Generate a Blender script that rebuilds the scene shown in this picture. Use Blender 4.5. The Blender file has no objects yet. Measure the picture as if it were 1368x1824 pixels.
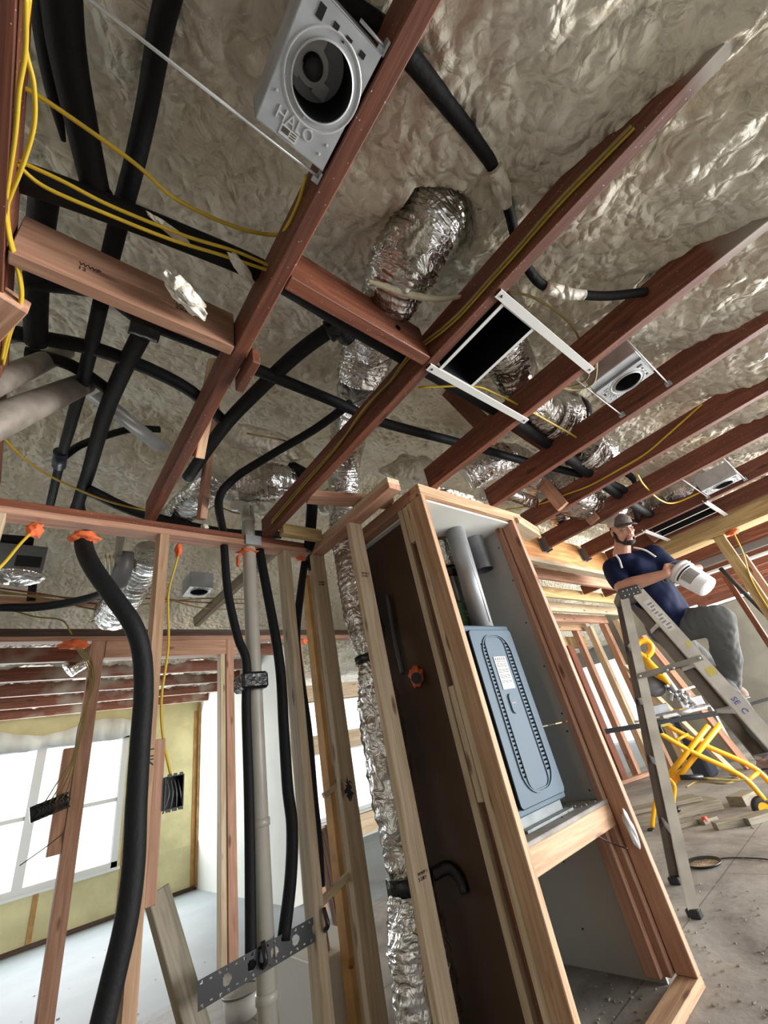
import bpy, bmesh, math, random
from mathutils import Vector, Matrix, noise
random.seed(7)
SC = bpy.context.scene
COL = SC.collection
PI = math.pi

# ---------------------------------------------------------------- camera
CAMP = Vector((0.0, 0.0, 1.10))
FPX = 738.0
RW = ((0.7696531, 0.1779507, 0.61316201), (-0.6075943, 0.49914855, 0.61780247), (-0.19612055, -0.84804733, 0.49229306))
cam_d = bpy.data.cameras.new('camera'); cam = bpy.data.objects.new('camera', cam_d); COL.objects.link(cam)
cam_d.sensor_fit = 'VERTICAL'; cam_d.sensor_height = 24.0; cam_d.lens = FPX / 1824.0 * 24.0
cam_d.clip_start = 0.02; cam_d.clip_end = 200
cx = Vector([r[0] for r in RW]); cy = -Vector([r[1] for r in RW]); cz = -Vector([r[2] for r in RW])
m = Matrix((cx, cy, cz)).transposed().to_4x4(); m.translation = CAMP
cam.matrix_world = m
SC.camera = cam

# ---------------------------------------------------------------- world, light, exposure
W = bpy.data.worlds.new('daylight'); SC.world = W; W.use_nodes = True
bg = W.node_tree.nodes['Background']; bg.inputs[0].default_value = (0.96, 0.98, 1.0, 1); bg.inputs[1].default_value = 2.2
def area(name, loc, target, sx, sy, power, col):
    l = bpy.data.lights.new(name, 'AREA'); l.shape = 'RECTANGLE'; l.size = sx; l.size_y = sy; l.energy = power; l.color = col
    o = bpy.data.objects.new(name, l); COL.objects.link(o); o.location = loc
    o.rotation_euler = (Vector(target) - Vector(loc)).to_track_quat('-Z', 'Y').to_euler()
    return o
area('daylight_right_opening', (7.0, -3.6, 1.1), (2.8, 0.6, 2.5), 5.0, 2.0, 760, (1.0, 0.985, 0.96))
area('added_fill_far_right', (9.5, -1.5, 0.9), (4.0, 0.2, 2.6), 3.0, 1.5, 260, (1.0, 0.99, 0.97))  # added fill lamp brightening the foam on the right; no opening stands here
area('daylight_far_window', (1.0, 7.7, 1.4), (1.0, 3.0, 1.3), 3.0, 1.7, 90, (0.95, 0.98, 1.0))
SC.view_settings.view_transform = 'Standard'; SC.view_settings.look = 'None'
SC.view_settings.gamma = 1.0; SC.view_settings.use_curve_mapping = False
SC.view_settings.exposure = 0.45

# ---------------------------------------------------------------- measuring helpers: a sight line met with a plane of the building
def ray(px, py):
    v = Vector((px - 684.0, py - 912.0, FPX))
    return Vector([r[0]*v.x + r[1]*v.y + r[2]*v.z for r in RW])
def PZ(px, py, z):
    d = ray(px, py); return CAMP + d*((z - CAMP.z)/d.z)
def PX(px, py, x):
    d = ray(px, py); return CAMP + d*(x/d.x)
def PY(px, py, y):
    d = ray(px, py); return CAMP + d*(y/d.y)
def PD(px, py, D):
    return CAMP + ray(px, py)*(D/FPX)

# ---------------------------------------------------------------- materials
def nt(name):
    mt = bpy.data.materials.new(name); mt.use_nodes = True
    t = mt.node_tree; b = t.nodes['Principled BSDF']
    return mt, t, b
def N(t, typ, **kw):
    n = t.nodes.new(typ)
    for k, v in kw.items(): setattr(n, k, v)
    return n
def ramp(t, stops):
    r = t.nodes.new('ShaderNodeValToRGB')
    e = r.color_ramp.elements
    e[0].position, e[0].color = stops[0][0], (*stops[0][1], 1)
    e[1].position, e[1].color = stops[-1][0], (*stops[-1][1], 1)
    for p, c in stops[1:-1]:
        x = e.new(p); x.color = (*c, 1)
    return r
def bump(t, b, h, strength, dist=0.01):
    n = t.nodes.new('ShaderNodeBump'); n.inputs['Strength'].default_value = strength; n.inputs['Distance'].default_value = dist
    t.links.new(h, n.inputs['Height']); t.links.new(n.outputs[0], b.inputs['Normal']); return n
def coords(t, scale, rnd=True):
    tc = t.nodes.new('ShaderNodeTexCoord'); mp = t.nodes.new('ShaderNodeMapping'); mp.inputs['Scale'].default_value = scale
    t.links.new(tc.outputs['Object'], mp.inputs['Vector'])
    if rnd:
        oi = t.nodes.new('ShaderNodeObjectInfo'); ml = N(t, 'ShaderNodeVectorMath', operation='SCALE'); ml.inputs[0].default_value = (17, 23, 31)
        t.links.new(oi.outputs['Random'], ml.inputs['Scale']); t.links.new(ml.outputs[0], mp.inputs['Location'])
    return mp
def wood(name, light, dark, knot=(0.12, 0.05, 0.02), rough=0.7, grain=1.0, knots=True, specks=None, var=0.25, overspray=False):
    mt, t, b = nt(name); L = t.links
    mp = coords(t, (1.2, 22*grain, 22*grain))
    n1 = N(t, 'ShaderNodeTexNoise'); n1.inputs['Scale'].default_value = 1.6; n1.inputs['Detail'].default_value = 5; n1.inputs['Distortion'].default_value = 1.4
    L.new(mp.outputs[0], n1.inputs['Vector'])
    r = ramp(t, [(0.32, dark), (0.5, [(a+c)/2 for a, c in zip(light, dark)]), (0.62, light)])
    L.new(n1.outputs['Fac'], r.inputs[0])
    last = r.outputs[0]
    if knots:
        mk = coords(t, (3.2, 11, 11)); v = N(t, 'ShaderNodeTexVoronoi'); v.inputs['Scale'].default_value = 1.0; v.inputs['Randomness'].default_value = 1.0
        L.new(mk.outputs[0], v.inputs['Vector'])
        rk = ramp(t, [(0.0, (1, 1, 1)), (0.10, (0.7, 0.7, 0.7)), (0.17, (0, 0, 0))]); L.new(v.outputs['Distance'], rk.inputs[0])
        mx = N(t, 'ShaderNodeMixRGB'); mx.inputs[2].default_value = (*knot, 1); L.new(rk.outputs[0], mx.inputs[0]); L.new(last, mx.inputs[1]); last = mx.outputs[0]
    oi = t.nodes.new('ShaderNodeObjectInfo'); mr = N(t, 'ShaderNodeMapRange'); mr.inputs[3].default_value = 1-var; mr.inputs[4].default_value = 1+var*0.5
    L.new(oi.outputs['Random'], mr.inputs[0])
    mm = N(t, 'ShaderNodeVectorMath', operation='SCALE'); L.new(last, mm.inputs[0]); L.new(mr.outputs[0], mm.inputs['Scale']); last = mm.outputs[0]
    if specks:
        ms = coords(t, (60, 60, 60)); v2 = N(t, 'ShaderNodeTexVoronoi'); L.new(ms.outputs[0], v2.inputs['Vector']); v2.inputs['Scale'].default_value = 1.0
        rs = ramp(t, [(0.06, (1, 1, 1)), (0.11, (0, 0, 0))]); L.new(v2.outputs['Distance'], rs.inputs[0])
        mx = N(t, 'ShaderNodeMixRGB'); mx.inputs[2].default_value = (*specks, 1); L.new(rs.outputs[0], mx.inputs[0]); L.new(last, mx.inputs[1]); last = mx.outputs[0]
    if overspray:
        # foam overspray on the timber near the eaves
        g = t.nodes.new('ShaderNodeNewGeometry'); sp = t.nodes.new('ShaderNodeSeparateXYZ'); L.new(g.outputs['Position'], sp.inputs[0])
        nn = N(t, 'ShaderNodeTexNoise'); nn.inputs['Scale'].default_value = 3.2; nn.inputs['Detail'].default_value = 2; L.new(g.outputs['Position'], nn.inputs['Vector'])
        near = N(t, 'ShaderNodeMapRange'); near.inputs[1].default_value = 0.02; near.inputs[2].default_value = -0.75; near.inputs[3].default_value = 0.0; near.inputs[4].default_value = 1.0; L.new(sp.outputs[1], near.inputs[0])
        far = N(t, 'ShaderNodeMapRange'); far.inputs[1].default_value = 4.4; far.inputs[2].default_value = 4.6; far.inputs[4].default_value = 0.42; L.new(sp.outputs[1], far.inputs[0])
        mxx = N(t, 'ShaderNodeMath', operation='MAXIMUM'); L.new(near.outputs[0], mxx.inputs[0]); L.new(far.outputs[0], mxx.inputs[1])
        ad = N(t, 'ShaderNodeMath', operation='ADD'); L.new(mxx.outputs[0], ad.inputs[0]); L.new(nn.outputs['Fac'], ad.inputs[1])
        rp = N(t, 'ShaderNodeMapRange'); rp.inputs[1].default_value = 0.92; rp.inputs[2].default_value = 1.12; L.new(ad.outputs[0], rp.inputs[0])
        mx = N(t, 'ShaderNodeMixRGB'); mx.inputs[2].default_value = (0.36, 0.32, 0.27, 1); L.new(rp.outputs[0], mx.inputs[0]); L.new(last, mx.inputs[1]); last = mx.outputs[0]
    L.new(last, b.inputs['Base Color']); b.inputs['Roughness'].default_value = rough
    bump(t, b, n1.outputs['Fac'], 0.25, 0.004)
    return mt
def plain(name, col, rough=0.6, metal=0.0, nz=0.0, nscale=8, bmp=0.0, bscale=40, col2=None, spec=None):
    mt, t, b = nt(name); L = t.links
    b.inputs['Roughness'].default_value = rough; b.inputs['Metallic'].default_value = metal
    b.inputs['Base Color'].default_value = (*col, 1)
    if spec is not None: b.inputs['Specular IOR Level'].default_value = spec
    mp = coords(t, (1, 1, 1))
    if nz or col2:
        n = N(t, 'ShaderNodeTexNoise'); n.inputs['Scale'].default_value = nscale; n.inputs['Detail'].default_value = 6; L.new(mp.outputs[0], n.inputs['Vector'])
        c2 = col2 if col2 else tuple(c*(1-nz) for c in col)
        r = ramp(t, [(0.38, c2), (0.62, col)]); L.new(n.outputs['Fac'], r.inputs[0]); L.new(r.outputs[0], b.inputs['Base Color'])
    if bmp:
        n2 = N(t, 'ShaderNodeTexNoise'); n2.inputs['Scale'].default_value = bscale; n2.inputs['Detail'].default_value = 4; L.new(mp.outputs[0], n2.inputs['Vector'])
        bump(t, b, n2.outputs['Fac'], bmp, 0.01)
    return mt
M = {}
M['red'] = wood('red_stained_lumber', (0.225, 0.073, 0.036), (0.115, 0.034, 0.018), knot=(0.05, 0.015, 0.01), specks=(0.6, 0.5, 0.4), rough=0.6, overspray=True)
M['pale'] = wood('new_pine_lumber', (0.62, 0.40, 0.24), (0.42, 0.24, 0.13), knot=(0.16, 0.06, 0.03))
M['pale2'] = wood('blond_pine_lumber', (0.62, 0.50, 0.35), (0.45, 0.33, 0.20), knot=(0.14, 0.06, 0.03))
M['pink'] = wood('pinkish_fir_lumber', (0.52, 0.30, 0.20), (0.36, 0.18, 0.11))
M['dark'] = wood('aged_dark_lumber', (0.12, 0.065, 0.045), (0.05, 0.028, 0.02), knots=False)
M['grey'] = wood('weathered_grey_lumber', (0.33, 0.29, 0.22), (0.18, 0.16, 0.11), knots=False)
M['ply'] = wood('orange_plywood', (0.72, 0.36, 0.12), (0.45, 0.17, 0.05), grain=0.35, knots=False)
M['lvl'] = wood('laminated_beam_wood', (0.66, 0.48, 0.22), (0.42, 0.26, 0.10), grain=0.6, knots=False)
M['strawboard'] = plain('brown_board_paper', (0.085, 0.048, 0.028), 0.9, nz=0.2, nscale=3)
M['drywall'] = plain('grey_drywall', (0.50, 0.50, 0.47), 0.9, nz=0.08, nscale=2)
M['black'] = plain('black_foam_rubber', (0.007, 0.0075, 0.009), 0.65, bmp=0.25, bscale=60, spec=0.25)
M['blackgl'] = plain('black_tape', (0.010, 0.010, 0.012), 0.25, bmp=0.6, bscale=30)
M['blackpl'] = plain('black_plastic', (0.012, 0.012, 0.014), 0.4)
M['yel'] = plain('yellow_cable_jacket', (0.62, 0.42, 0.03), 0.45, nz=0.15)
M['olive'] = plain('dull_yellow_cable_jacket', (0.30, 0.22, 0.06), 0.5, nz=0.25)
M['cream'] = plain('foam_coated_cable', (0.62, 0.58, 0.42), 0.7, bmp=0.5, bscale=60)
M['redc'] = plain('dark_red_cable_jacket', (0.20, 0.05, 0.03), 0.5)
M['pvc'] = plain('white_pvc', (0.50, 0.47, 0.41), 0.35, nz=0.12, nscale=5)
M['orange'] = plain('orange_fire_foam', (0.85, 0.17, 0.05), 0.7, bmp=0.6, bscale=30, nz=0.2)
M['galv'] = plain('galvanized_steel', (0.50, 0.53, 0.56), 0.45, 0.35, nz=0.2, nscale=14)
M['galvl'] = plain('bright_galvanized_steel', (0.66, 0.67, 0.68), 0.38, 0.4, nz=0.15, nscale=10)
M['galvd'] = plain('dull_galvanized_steel', (0.30, 0.31, 0.33), 0.45, 0.8, nz=0.35, nscale=5)
M['white'] = plain('white_metal', (0.72, 0.72, 0.70), 0.4)
M['galvp'] = plain('satin_galvanized_pipe', (0.42, 0.44, 0.46), 0.4, 0.45, nz=0.2, nscale=4)
M['galvb'] = plain('matte_zinc_sheet', (0.30, 0.33, 0.34), 0.85, 0.0, nz=0.2, nscale=14, spec=0.2)
M['blk'] = plain('black_duct_inside', (0.004, 0.004, 0.005), 0.5)
M['furn'] = plain('blue_grey_enamel', (0.075, 0.115, 0.155), 0.6, nz=0.06, nscale=3, spec=0.25)
M['furnd'] = plain('dark_slot', (0.006, 0.008, 0.011), 1.0, spec=0.0)
M['paper'] = plain('white_paper_label', (0.60, 0.59, 0.56), 0.6)
M['ink'] = plain('black_ink', (0.02, 0.02, 0.025), 0.6)
M['greyink'] = plain('grey_ink', (0.22, 0.22, 0.22), 0.6)
M['redink'] = plain('red_ink', (0.6, 0.08, 0.05), 0.6)
M['blueink'] = plain('blue_ink', (0.03, 0.06, 0.35), 0.5)
M['fglass'] = plain('silver_fiberglass_rail', (0.56, 0.53, 0.46), 0.5, 0.05, nz=0.25, nscale=6)
M['railshade'] = plain('shaded_far_rail', (0.13, 0.10, 0.075), 0.6, 0.2, nz=0.2, nscale=6)  # shaded version of the rail colour, for the far side of the ladder
M['steel_dusty'] = plain('dusty_steel_bar', (0.22, 0.20, 0.16), 0.5, 0.3, nz=0.2)
M['capd'] = plain('dark_grey_plastic', (0.055, 0.055, 0.055), 0.5)
M['sawyel'] = plain('yellow_orange_enamel', (0.90, 0.43, 0.01), 0.35)
M['alu'] = plain('cast_aluminium', (0.55, 0.56, 0.58), 0.35, 0.7, nz=0.2)
M['sawgrey'] = plain('grey_casting', (0.16, 0.16, 0.17), 0.5, 0.3)
M['skin'] = plain('skin', (0.50, 0.25, 0.17), 0.5, nz=0.12, nscale=12)
M['navy'] = plain('navy_jersey', (0.006, 0.011, 0.038), 0.85, bmp=0.35, bscale=9, spec=0.15)
M['grypant'] = plain('grey_sweatpants', (0.105, 0.107, 0.105), 0.95, bmp=0.5, bscale=8, nz=0.15, nscale=5)
M['hair'] = plain('dark_brown_hair', (0.02, 0.012, 0.008), 0.8, bmp=0.8, bscale=150)
M['cap'] = plain('grey_twill', (0.10, 0.085, 0.08), 0.8)
M['mesh'] = plain('pale_cap_mesh', (0.55, 0.50, 0.47), 0.8, bmp=0.5, bscale=200)
M['shoe'] = plain('pinkish_suede_shoe', (0.33, 0.22, 0.18), 0.8, nz=0.4, nscale=20)
M['lip'] = plain('lip', (0.42, 0.13, 0.11), 0.5)
M['eye'] = plain('eye_white', (0.6, 0.58, 0.55), 0.3)
M['bucket'] = plain('white_plastic', (0.74, 0.75, 0.76), 0.35)
M['green'] = plain('green_label', (0.05, 0.16, 0.08), 0.5, nz=0.3, nscale=30)
M['copper'] = plain('copper_brass', (0.30, 0.13, 0.06), 0.4, 0.8)
M['clearpl'] = plain('crumpled_clear_film', (0.55, 0.55, 0.55), 0.2)
M['dust'] = plain('dusty_plywood_deck', (0.30, 0.28, 0.26), 0.9, nz=0.3, nscale=12)
M['yfoam'] = plain('yellow_wall_foam', (0.70, 0.64, 0.36), 0.85, nz=0.18, nscale=3, bmp=0.7, bscale=10)
M['ochre'] = plain('ochre_old_timber', (0.50, 0.27, 0.09), 0.8, nz=0.3, nscale=8)
M['whitewall'] = plain('white_sheathing', (0.72, 0.74, 0.70), 0.85, nz=0.08, nscale=2)
M['winframe'] = plain('white_window_frame', (0.70, 0.72, 0.72), 0.5)
M['greywall'] = plain('grey_green_plaster', (0.36, 0.37, 0.33), 0.9, nz=0.25, nscale=3, bmp=0.3, bscale=8)
M['lime'] = plain('yellow_sticker', (0.55, 0.45, 0.10), 0.6)
M['fibre'] = plain('torn_glass_wool', (0.55, 0.52, 0.42), 0.9, nz=0.3, nscale=60, bmp=1.0, bscale=120)
mt, t, b = nt('window_glass'); b.inputs['Transmission Weight'].default_value = 1; b.inputs['Roughness'].default_value = 0.0; b.inputs['IOR'].default_value = 1.05; M['glass'] = mt

def foil_mat():
    mt, t, b = nt('crinkled_foil'); L = t.links
    b.inputs['Metallic'].default_value = 1.0; b.inputs['Roughness'].default_value = 0.27
    mp = coords(t, (1, 1, 1))
    n = N(t, 'ShaderNodeTexNoise'); n.inputs['Scale'].default_value = 13; n.inputs['Detail'].default_value = 2.5; n.inputs['Distortion'].default_value = 1.8; L.new(mp.outputs[0], n.inputs['Vector'])
    v = N(t, 'ShaderNodeTexVoronoi'); v.inputs['Scale'].default_value = 9; v.feature = 'SMOOTH_F1'; L.new(mp.outputs[0], v.inputs['Vector'])
    ad = N(t, 'ShaderNodeMath', operation='ADD'); L.new(n.outputs['Fac'], ad.inputs[0]); L.new(v.outputs['Distance'], ad.inputs[1])
    bump(t, b, ad.outputs[0], 0.85, 0.02)
    n3 = N(t, 'ShaderNodeTexNoise'); n3.inputs['Scale'].default_value = 5; L.new(mp.outputs[0], n3.inputs['Vector'])
    r = ramp(t, [(0.35, (0.50, 0.47, 0.42)), (0.6, (0.82, 0.82, 0.82))]); L.new(n3.outputs['Fac'], r.inputs[0]); L.new(r.outputs[0], b.inputs['Base Color'])
    return mt
M['foil'] = foil_mat()
def foam_mat(name, c1, c2):
    mt, t, b = nt(name); L = t.links
    mp = coords(t, (1, 1, 1), rnd=False)
    n = N(t, 'ShaderNodeTexNoise'); n.inputs['Scale'].default_value = 2.2; n.inputs['Detail'].default_value = 5; L.new(mp.outputs[0], n.inputs['Vector'])
    r = ramp(t, [(0.35, c2), (0.62, c1)]); L.new(n.outputs['Fac'], r.inputs[0]); L.new(r.outputs[0], b.inputs['Base Color'])
    b.inputs['Roughness'].default_value = 0.45; b.inputs['Specular IOR Level'].default_value = 0.45
    wn = N(t, 'ShaderNodeTexNoise'); wn.inputs['Scale'].default_value = 7; wn.inputs['Detail'].default_value = 2; L.new(mp.outputs[0], wn.inputs['Vector'])
    ws = N(t, 'ShaderNodeVectorMath', operation='SCALE'); ws.inputs['Scale'].default_value = 0.10; L.new(wn.outputs['Color'], ws.inputs[0])
    wa = N(t, 'ShaderNodeVectorMath', operation='ADD'); L.new(mp.outputs[0], wa.inputs[0]); L.new(ws.outputs[0], wa.inputs[1])
    v = N(t, 'ShaderNodeTexVoronoi'); v.feature = 'SMOOTH_F1'; v.inputs['Scale'].default_value = 27; v.inputs['Smoothness'].default_value = 0.35; L.new(wa.outputs[0], v.inputs['Vector'])
    v2 = N(t, 'ShaderNodeTexNoise'); v2.inputs['Scale'].default_value = 55; v2.inputs['Detail'].default_value = 3; L.new(wa.outputs[0], v2.inputs['Vector'])
    ml = N(t, 'ShaderNodeMath', operation='MULTIPLY_ADD'); ml.inputs[1].default_value = 0.35; L.new(v2.outputs['Fac'], ml.inputs[0]); L.new(v.outputs['Distance'], ml.inputs[2])
    iv = N(t, 'ShaderNodeMath', operation='MULTIPLY'); iv.inputs[1].default_value = -1.0; L.new(ml.outputs[0], iv.inputs[0])
    bump(t, b, iv.outputs[0], 0.9, 0.028)
    return mt
M['foam'] = foam_mat('cream_spray_foam', (0.80, 0.76, 0.64), (0.70, 0.64, 0.48))
def floor_mat():
    mt, t, b = nt('dusty_subfloor'); L = t.links
    mp = coords(t, (1, 1, 1), rnd=False)
    n = N(t, 'ShaderNodeTexNoise'); n.inputs['Scale'].default_value = 1.3; n.inputs['Detail'].default_value = 9; n.inputs['Roughness'].default_value = 0.7; n.inputs['Distortion'].default_value = 0.6; L.new(mp.outputs[0], n.inputs['Vector'])
    r = ramp(t, [(0.34, (0.15, 0.14, 0.135)), (0.5, (0.30, 0.28, 0.26)), (0.66, (0.42, 0.40, 0.37))]); L.new(n.outputs['Fac'], r.inputs[0])
    br = N(t, 'ShaderNodeTexBrick'); br.inputs['Scale'].default_value = 1.0; br.inputs['Brick Width'].default_value = 2.44; br.inputs['Row Height'].default_value = 1.22; br.inputs['Mortar Size'].default_value = 0.004
    br.inputs[1].default_value = (1, 1, 1, 1); br.inputs[2].default_value = (0.93, 0.93, 0.93, 1); br.inputs[3].default_value = (0.45, 0.45, 0.45, 1)
    L.new(mp.outputs[0], br.inputs['Vector'])
    mx = N(t, 'ShaderNodeMixRGB', blend_type='MULTIPLY'); mx.inputs[0].default_value = 1; L.new(r.outputs[0], mx.inputs[1]); L.new(br.outputs[0], mx.inputs[2])
    L.new(mx.outputs[0], b.inputs['Base Color']); b.inputs['Roughness'].default_value = 0.6
    n2 = N(t, 'ShaderNodeTexNoise'); n2.inputs['Scale'].default_value = 25; n2.inputs['Detail'].default_value = 6; L.new(mp.outputs[0], n2.inputs['Vector'])
    bump(t, b, n2.outputs['Fac'], 0.25, 0.01)
    return mt
M['floor'] = floor_mat()
M['floorblue'] = plain('pale_blue_grey_subfloor', (0.30, 0.34, 0.37), 0.6, nz=0.12, nscale=2, bmp=0.15, bscale=14)

# ---------------------------------------------------------------- object helpers
def tag(o, label=None, cat=None, group=None, kind=None):
    if label: o['label'] = label
    if cat: o['category'] = cat
    if group: o['group'] = group
    if kind: o['kind'] = kind
    return o
def fin(name, bm, mat, parent=None, smooth=False, mw=None):
    me = bpy.data.meshes.new(name); bm.normal_update(); bm.to_mesh(me); bm.free()
    o = bpy.data.objects.new(name, me); COL.objects.link(o)
    for k in (mat if isinstance(mat, (list, tuple)) else [mat]): me.materials.append(M[k] if isinstance(k, str) else k)
    if smooth:
        me.shade_smooth()
    if mw is not None: o.matrix_world = mw
    if parent is not None:
        o.parent = parent
        pm = parent.matrix_world if mw is None else parent.matrix_world
        o.matrix_parent_inverse = parent.matrix_world.inverted()
    return o
def empty(name, loc, label=None, cat=None, group=None):
    o = bpy.data.objects.new(name, None); COL.objects.link(o); o.location = loc; o.matrix_world = Matrix.Translation(Vector(loc))
    o.empty_display_size = 0.05
    return tag(o, label, cat, group)
def frame(p0, p1, up=(0, 0, 1)):
    x = (Vector(p1) - Vector(p0)).normalized(); u = Vector(up)
    if abs(x.dot(u.normalized())) > 0.98: u = Vector((0, 1, 0))
    y = u.cross(x).normalized(); z = x.cross(y)
    m = Matrix((x, y, z)).transposed().to_4x4(); m.translation = (Vector(p0) + Vector(p1))/2
    return m
def bxm(bm, c, s, mtx=None, bev=0.0, mi=0):
    r = bmesh.ops.create_cube(bm, size=1.0)
    vs = r['verts']
    for v in vs: v.co = Vector((v.co.x*s[0] + c[0], v.co.y*s[1] + c[1], v.co.z*s[2] + c[2]))
    es = list({e for v in vs for e in v.link_edges}); fs = list({f for v in vs for f in v.link_faces})
    for f in fs: f.material_index = mi
    if bev > 0:
        q = bmesh.ops.bevel(bm, geom=es, offset=bev, segments=1, affect='EDGES', profile=0.5)
        vs = list({v for f in q['faces'] for v in f.verts} | {v for v in vs if v.is_valid})
        for f in {f for v in vs for f in v.link_faces}: f.material_index = mi
    if mtx is not None:
        for v in {v for v in vs if v.is_valid}: v.co = mtx @ v.co
def board(name, p0, p1, w, h, mat, label=None, cat='timber', group=None, up=(0, 0, 1), parent=None, bev=0.003, kind=None):
    """timber from p0 to p1; w across, h along up; grain follows its length"""
    L = (Vector(p1) - Vector(p0)).length
    bm = bmesh.new(); bxm(bm, (0, 0, 0), (L, w, h), bev=bev)
    o = fin(name, bm, mat, parent, mw=frame(p0, p1, up))
    return tag(o, label, cat if label else None, group, kind)
def box(name, lo, hi, mat, parent=None, bev=0.0, **kw):
    c = [(a+b_)/2 for a, b_ in zip(lo, hi)]; s = [abs(b_-a) for a, b_ in zip(lo, hi)]
    bm = bmesh.new(); bxm(bm, (0, 0, 0), s, bev=bev)
    o = fin(name, bm, mat, parent, mw=Matrix.Translation(Vector(c)))
    return tag(o, **kw) if kw else o
def catmull(pts, sub=8):
    P = [Vector(p) for p in pts]
    if len(P) < 3:
        return [P[0].lerp(P[1], i/sub) for i in range(sub+1)]
    Q = [P[0]*2 - P[1]] + P + [P[-1]*2 - P[-2]]; out = []
    for i in range(1, len(Q)-2):
        for k in range(sub):
            u = k/sub
            a, b_, c, d = Q[i-1], Q[i], Q[i+1], Q[i+2]
            out.append(0.5*((2*b_) + (c-a)*u + (2*a-5*b_+4*c-d)*u*u + (3*b_-a-3*c+d)*u**3))
    out.append(P[-1]); return out
def interp(vals, sub, n):
    out = []
    for i in range(n):
        f = i/sub; k = min(int(f), len(vals)-2) if len(vals) > 1 else 0
        out.append(vals[k] + (vals[min(k+1, len(vals)-1)]-vals[k])*(f-k) if len(vals) > 1 else vals[0])
    return out
def tube_bm(bm, path, rad, seg=12, caps=True, flat=None, wob=None, mi=0):
    """rad: number or list per point; wob(i, a, p)->scale"""
    n = len(path); rr = rad if isinstance(rad, (list, tuple)) else [rad]*n
    t = (path[1]-path[0]).normalized(); ref = Vector((0, 0, 1)) if abs(t.z) < 0.9 else Vector((1, 0, 0))
    u = t.cross(ref).normalized(); rings = []
    for i in range(n):
        tn = (path[min(i+1, n-1)]-path[max(i-1, 0)]).normalized()
        u = (u - tn*u.dot(tn)).normalized(); v = tn.cross(u)
        ring = []
        for k in range(seg):
            a = 2*PI*k/seg; s = rr[i]
            if wob: s *= wob(i, a, path[i] + (u*math.cos(a)+v*math.sin(a))*rr[i])
            fu, fv = flat if flat else (1, 1)
            ring.append(bm.verts.new(path[i] + u*math.cos(a)*s*fu + v*math.sin(a)*s*fv))
        rings.append(ring)
    for i in range(n-1):
        for k in range(seg):
            f = bm.faces.new((rings[i][k], rings[i][(k+1) % seg], rings[i+1][(k+1) % seg], rings[i+1][k])); f.material_index = mi; f.smooth = True
    if caps:
        for rg in (rings[0][::-1], rings[-1]):
            f = bm.faces.new(rg); f.material_index = mi
def tube(name, pts, rad, mat, parent=None, sub=8, seg=12, label=None, cat=None, group=None, flat=None, wob=None, caps=True):
    pth = catmull(pts, sub)
    rr = interp(rad, sub, len(pth)) if isinstance(rad, (list, tuple)) else rad
    c = sum(pth, Vector())/len(pth)
    bm = bmesh.new(); tube_bm(bm, [p-c for p in pth], rr, seg, caps, flat, (lambda i, a, p: wob(i, a, p+c)) if wob else None)
    o = fin(name, bm, mat, parent, mw=Matrix.Translation(c))
    return tag(o, label, cat, group)
def lathe_bm(bm, prof, seg=32, mtx=None, mi=0, smooth=True):
    rings = []
    for r, z in prof:
        rings.append([bm.verts.new((mtx @ Vector((r*math.cos(2*PI*k/seg), r*math.sin(2*PI*k/seg), z))) if mtx else Vector((r*math.cos(2*PI*k/seg), r*math.sin(2*PI*k/seg), z))) for k in range(seg)])
    for i in range(len(rings)-1):
        for k in range(seg):
            f = bm.faces.new((rings[i][k], rings[i][(k+1) % seg], rings[i+1][(k+1) % seg], rings[i+1][k])); f.smooth = smooth; f.material_index = mi
def disc_bm(bm, r, z, seg=32, mtx=None, mi=0):
    vs = [bm.verts.new((mtx or Matrix()) @ Vector((r*math.cos(2*PI*k/seg), r*math.sin(2*PI*k/seg), z))) for k in range(seg)]
    f = bm.faces.new(vs); f.material_index = mi
def bake(o):
    """apply the modifiers of o"""
    dg = bpy.context.evaluated_depsgraph_get(); dg.update()
    me = bpy.data.meshes.new_from_object(o.evaluated_get(dg)); old = o.data; mats = list(old.materials) if hasattr(old, 'materials') else []
    o.modifiers.clear(); o.data = me
    return o
def text(name, body, size, mtx, mat, parent, extrude=0.0008, align='LEFT'):
    cu = bpy.data.curves.new(name, 'FONT'); cu.body = body; cu.size = size; cu.extrude = extrude; cu.align_x = align; cu.resolution_u = 3
    tmp = bpy.data.objects.new(name+'_tmp', cu); COL.objects.link(tmp)
    dg = bpy.context.evaluated_depsgraph_get(); dg.update()
    me = bpy.data.meshes.new_from_object(tmp.evaluated_get(dg)); bpy.data.objects.remove(tmp)
    me.materials.clear(); me.materials.append(M[mat])
    o = bpy.data.objects.new(name, me); COL.objects.link(o); o.matrix_world = mtx; o.parent = parent; o.matrix_parent_inverse = parent.matrix_world.inverted()
    return o
def copy_tree(o, parent=None, delta=None):
    c = o.copy(); COL.objects.link(c)
    if parent is not None: c.parent = parent
    for ch in o.children: copy_tree(ch, c)
    return c
def axes(x, y, z, o):
    mm = Matrix((Vector(x), Vector(y), Vector(z))).transposed().to_4x4(); mm.translation = Vector(o); return mm
# ================================================================ SETTING
def struct(name, lo, hi, mat, bev=0.0): return box(name, lo, hi, mat, bev=bev, kind='structure')
struct('floor', (-4, -3.5, -0.12), (14, 4.05, 0), 'floor')
struct('floor_far_room', (-4, 4.05, -0.12), (14, 9.2, 0), 'floorblue')

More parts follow.
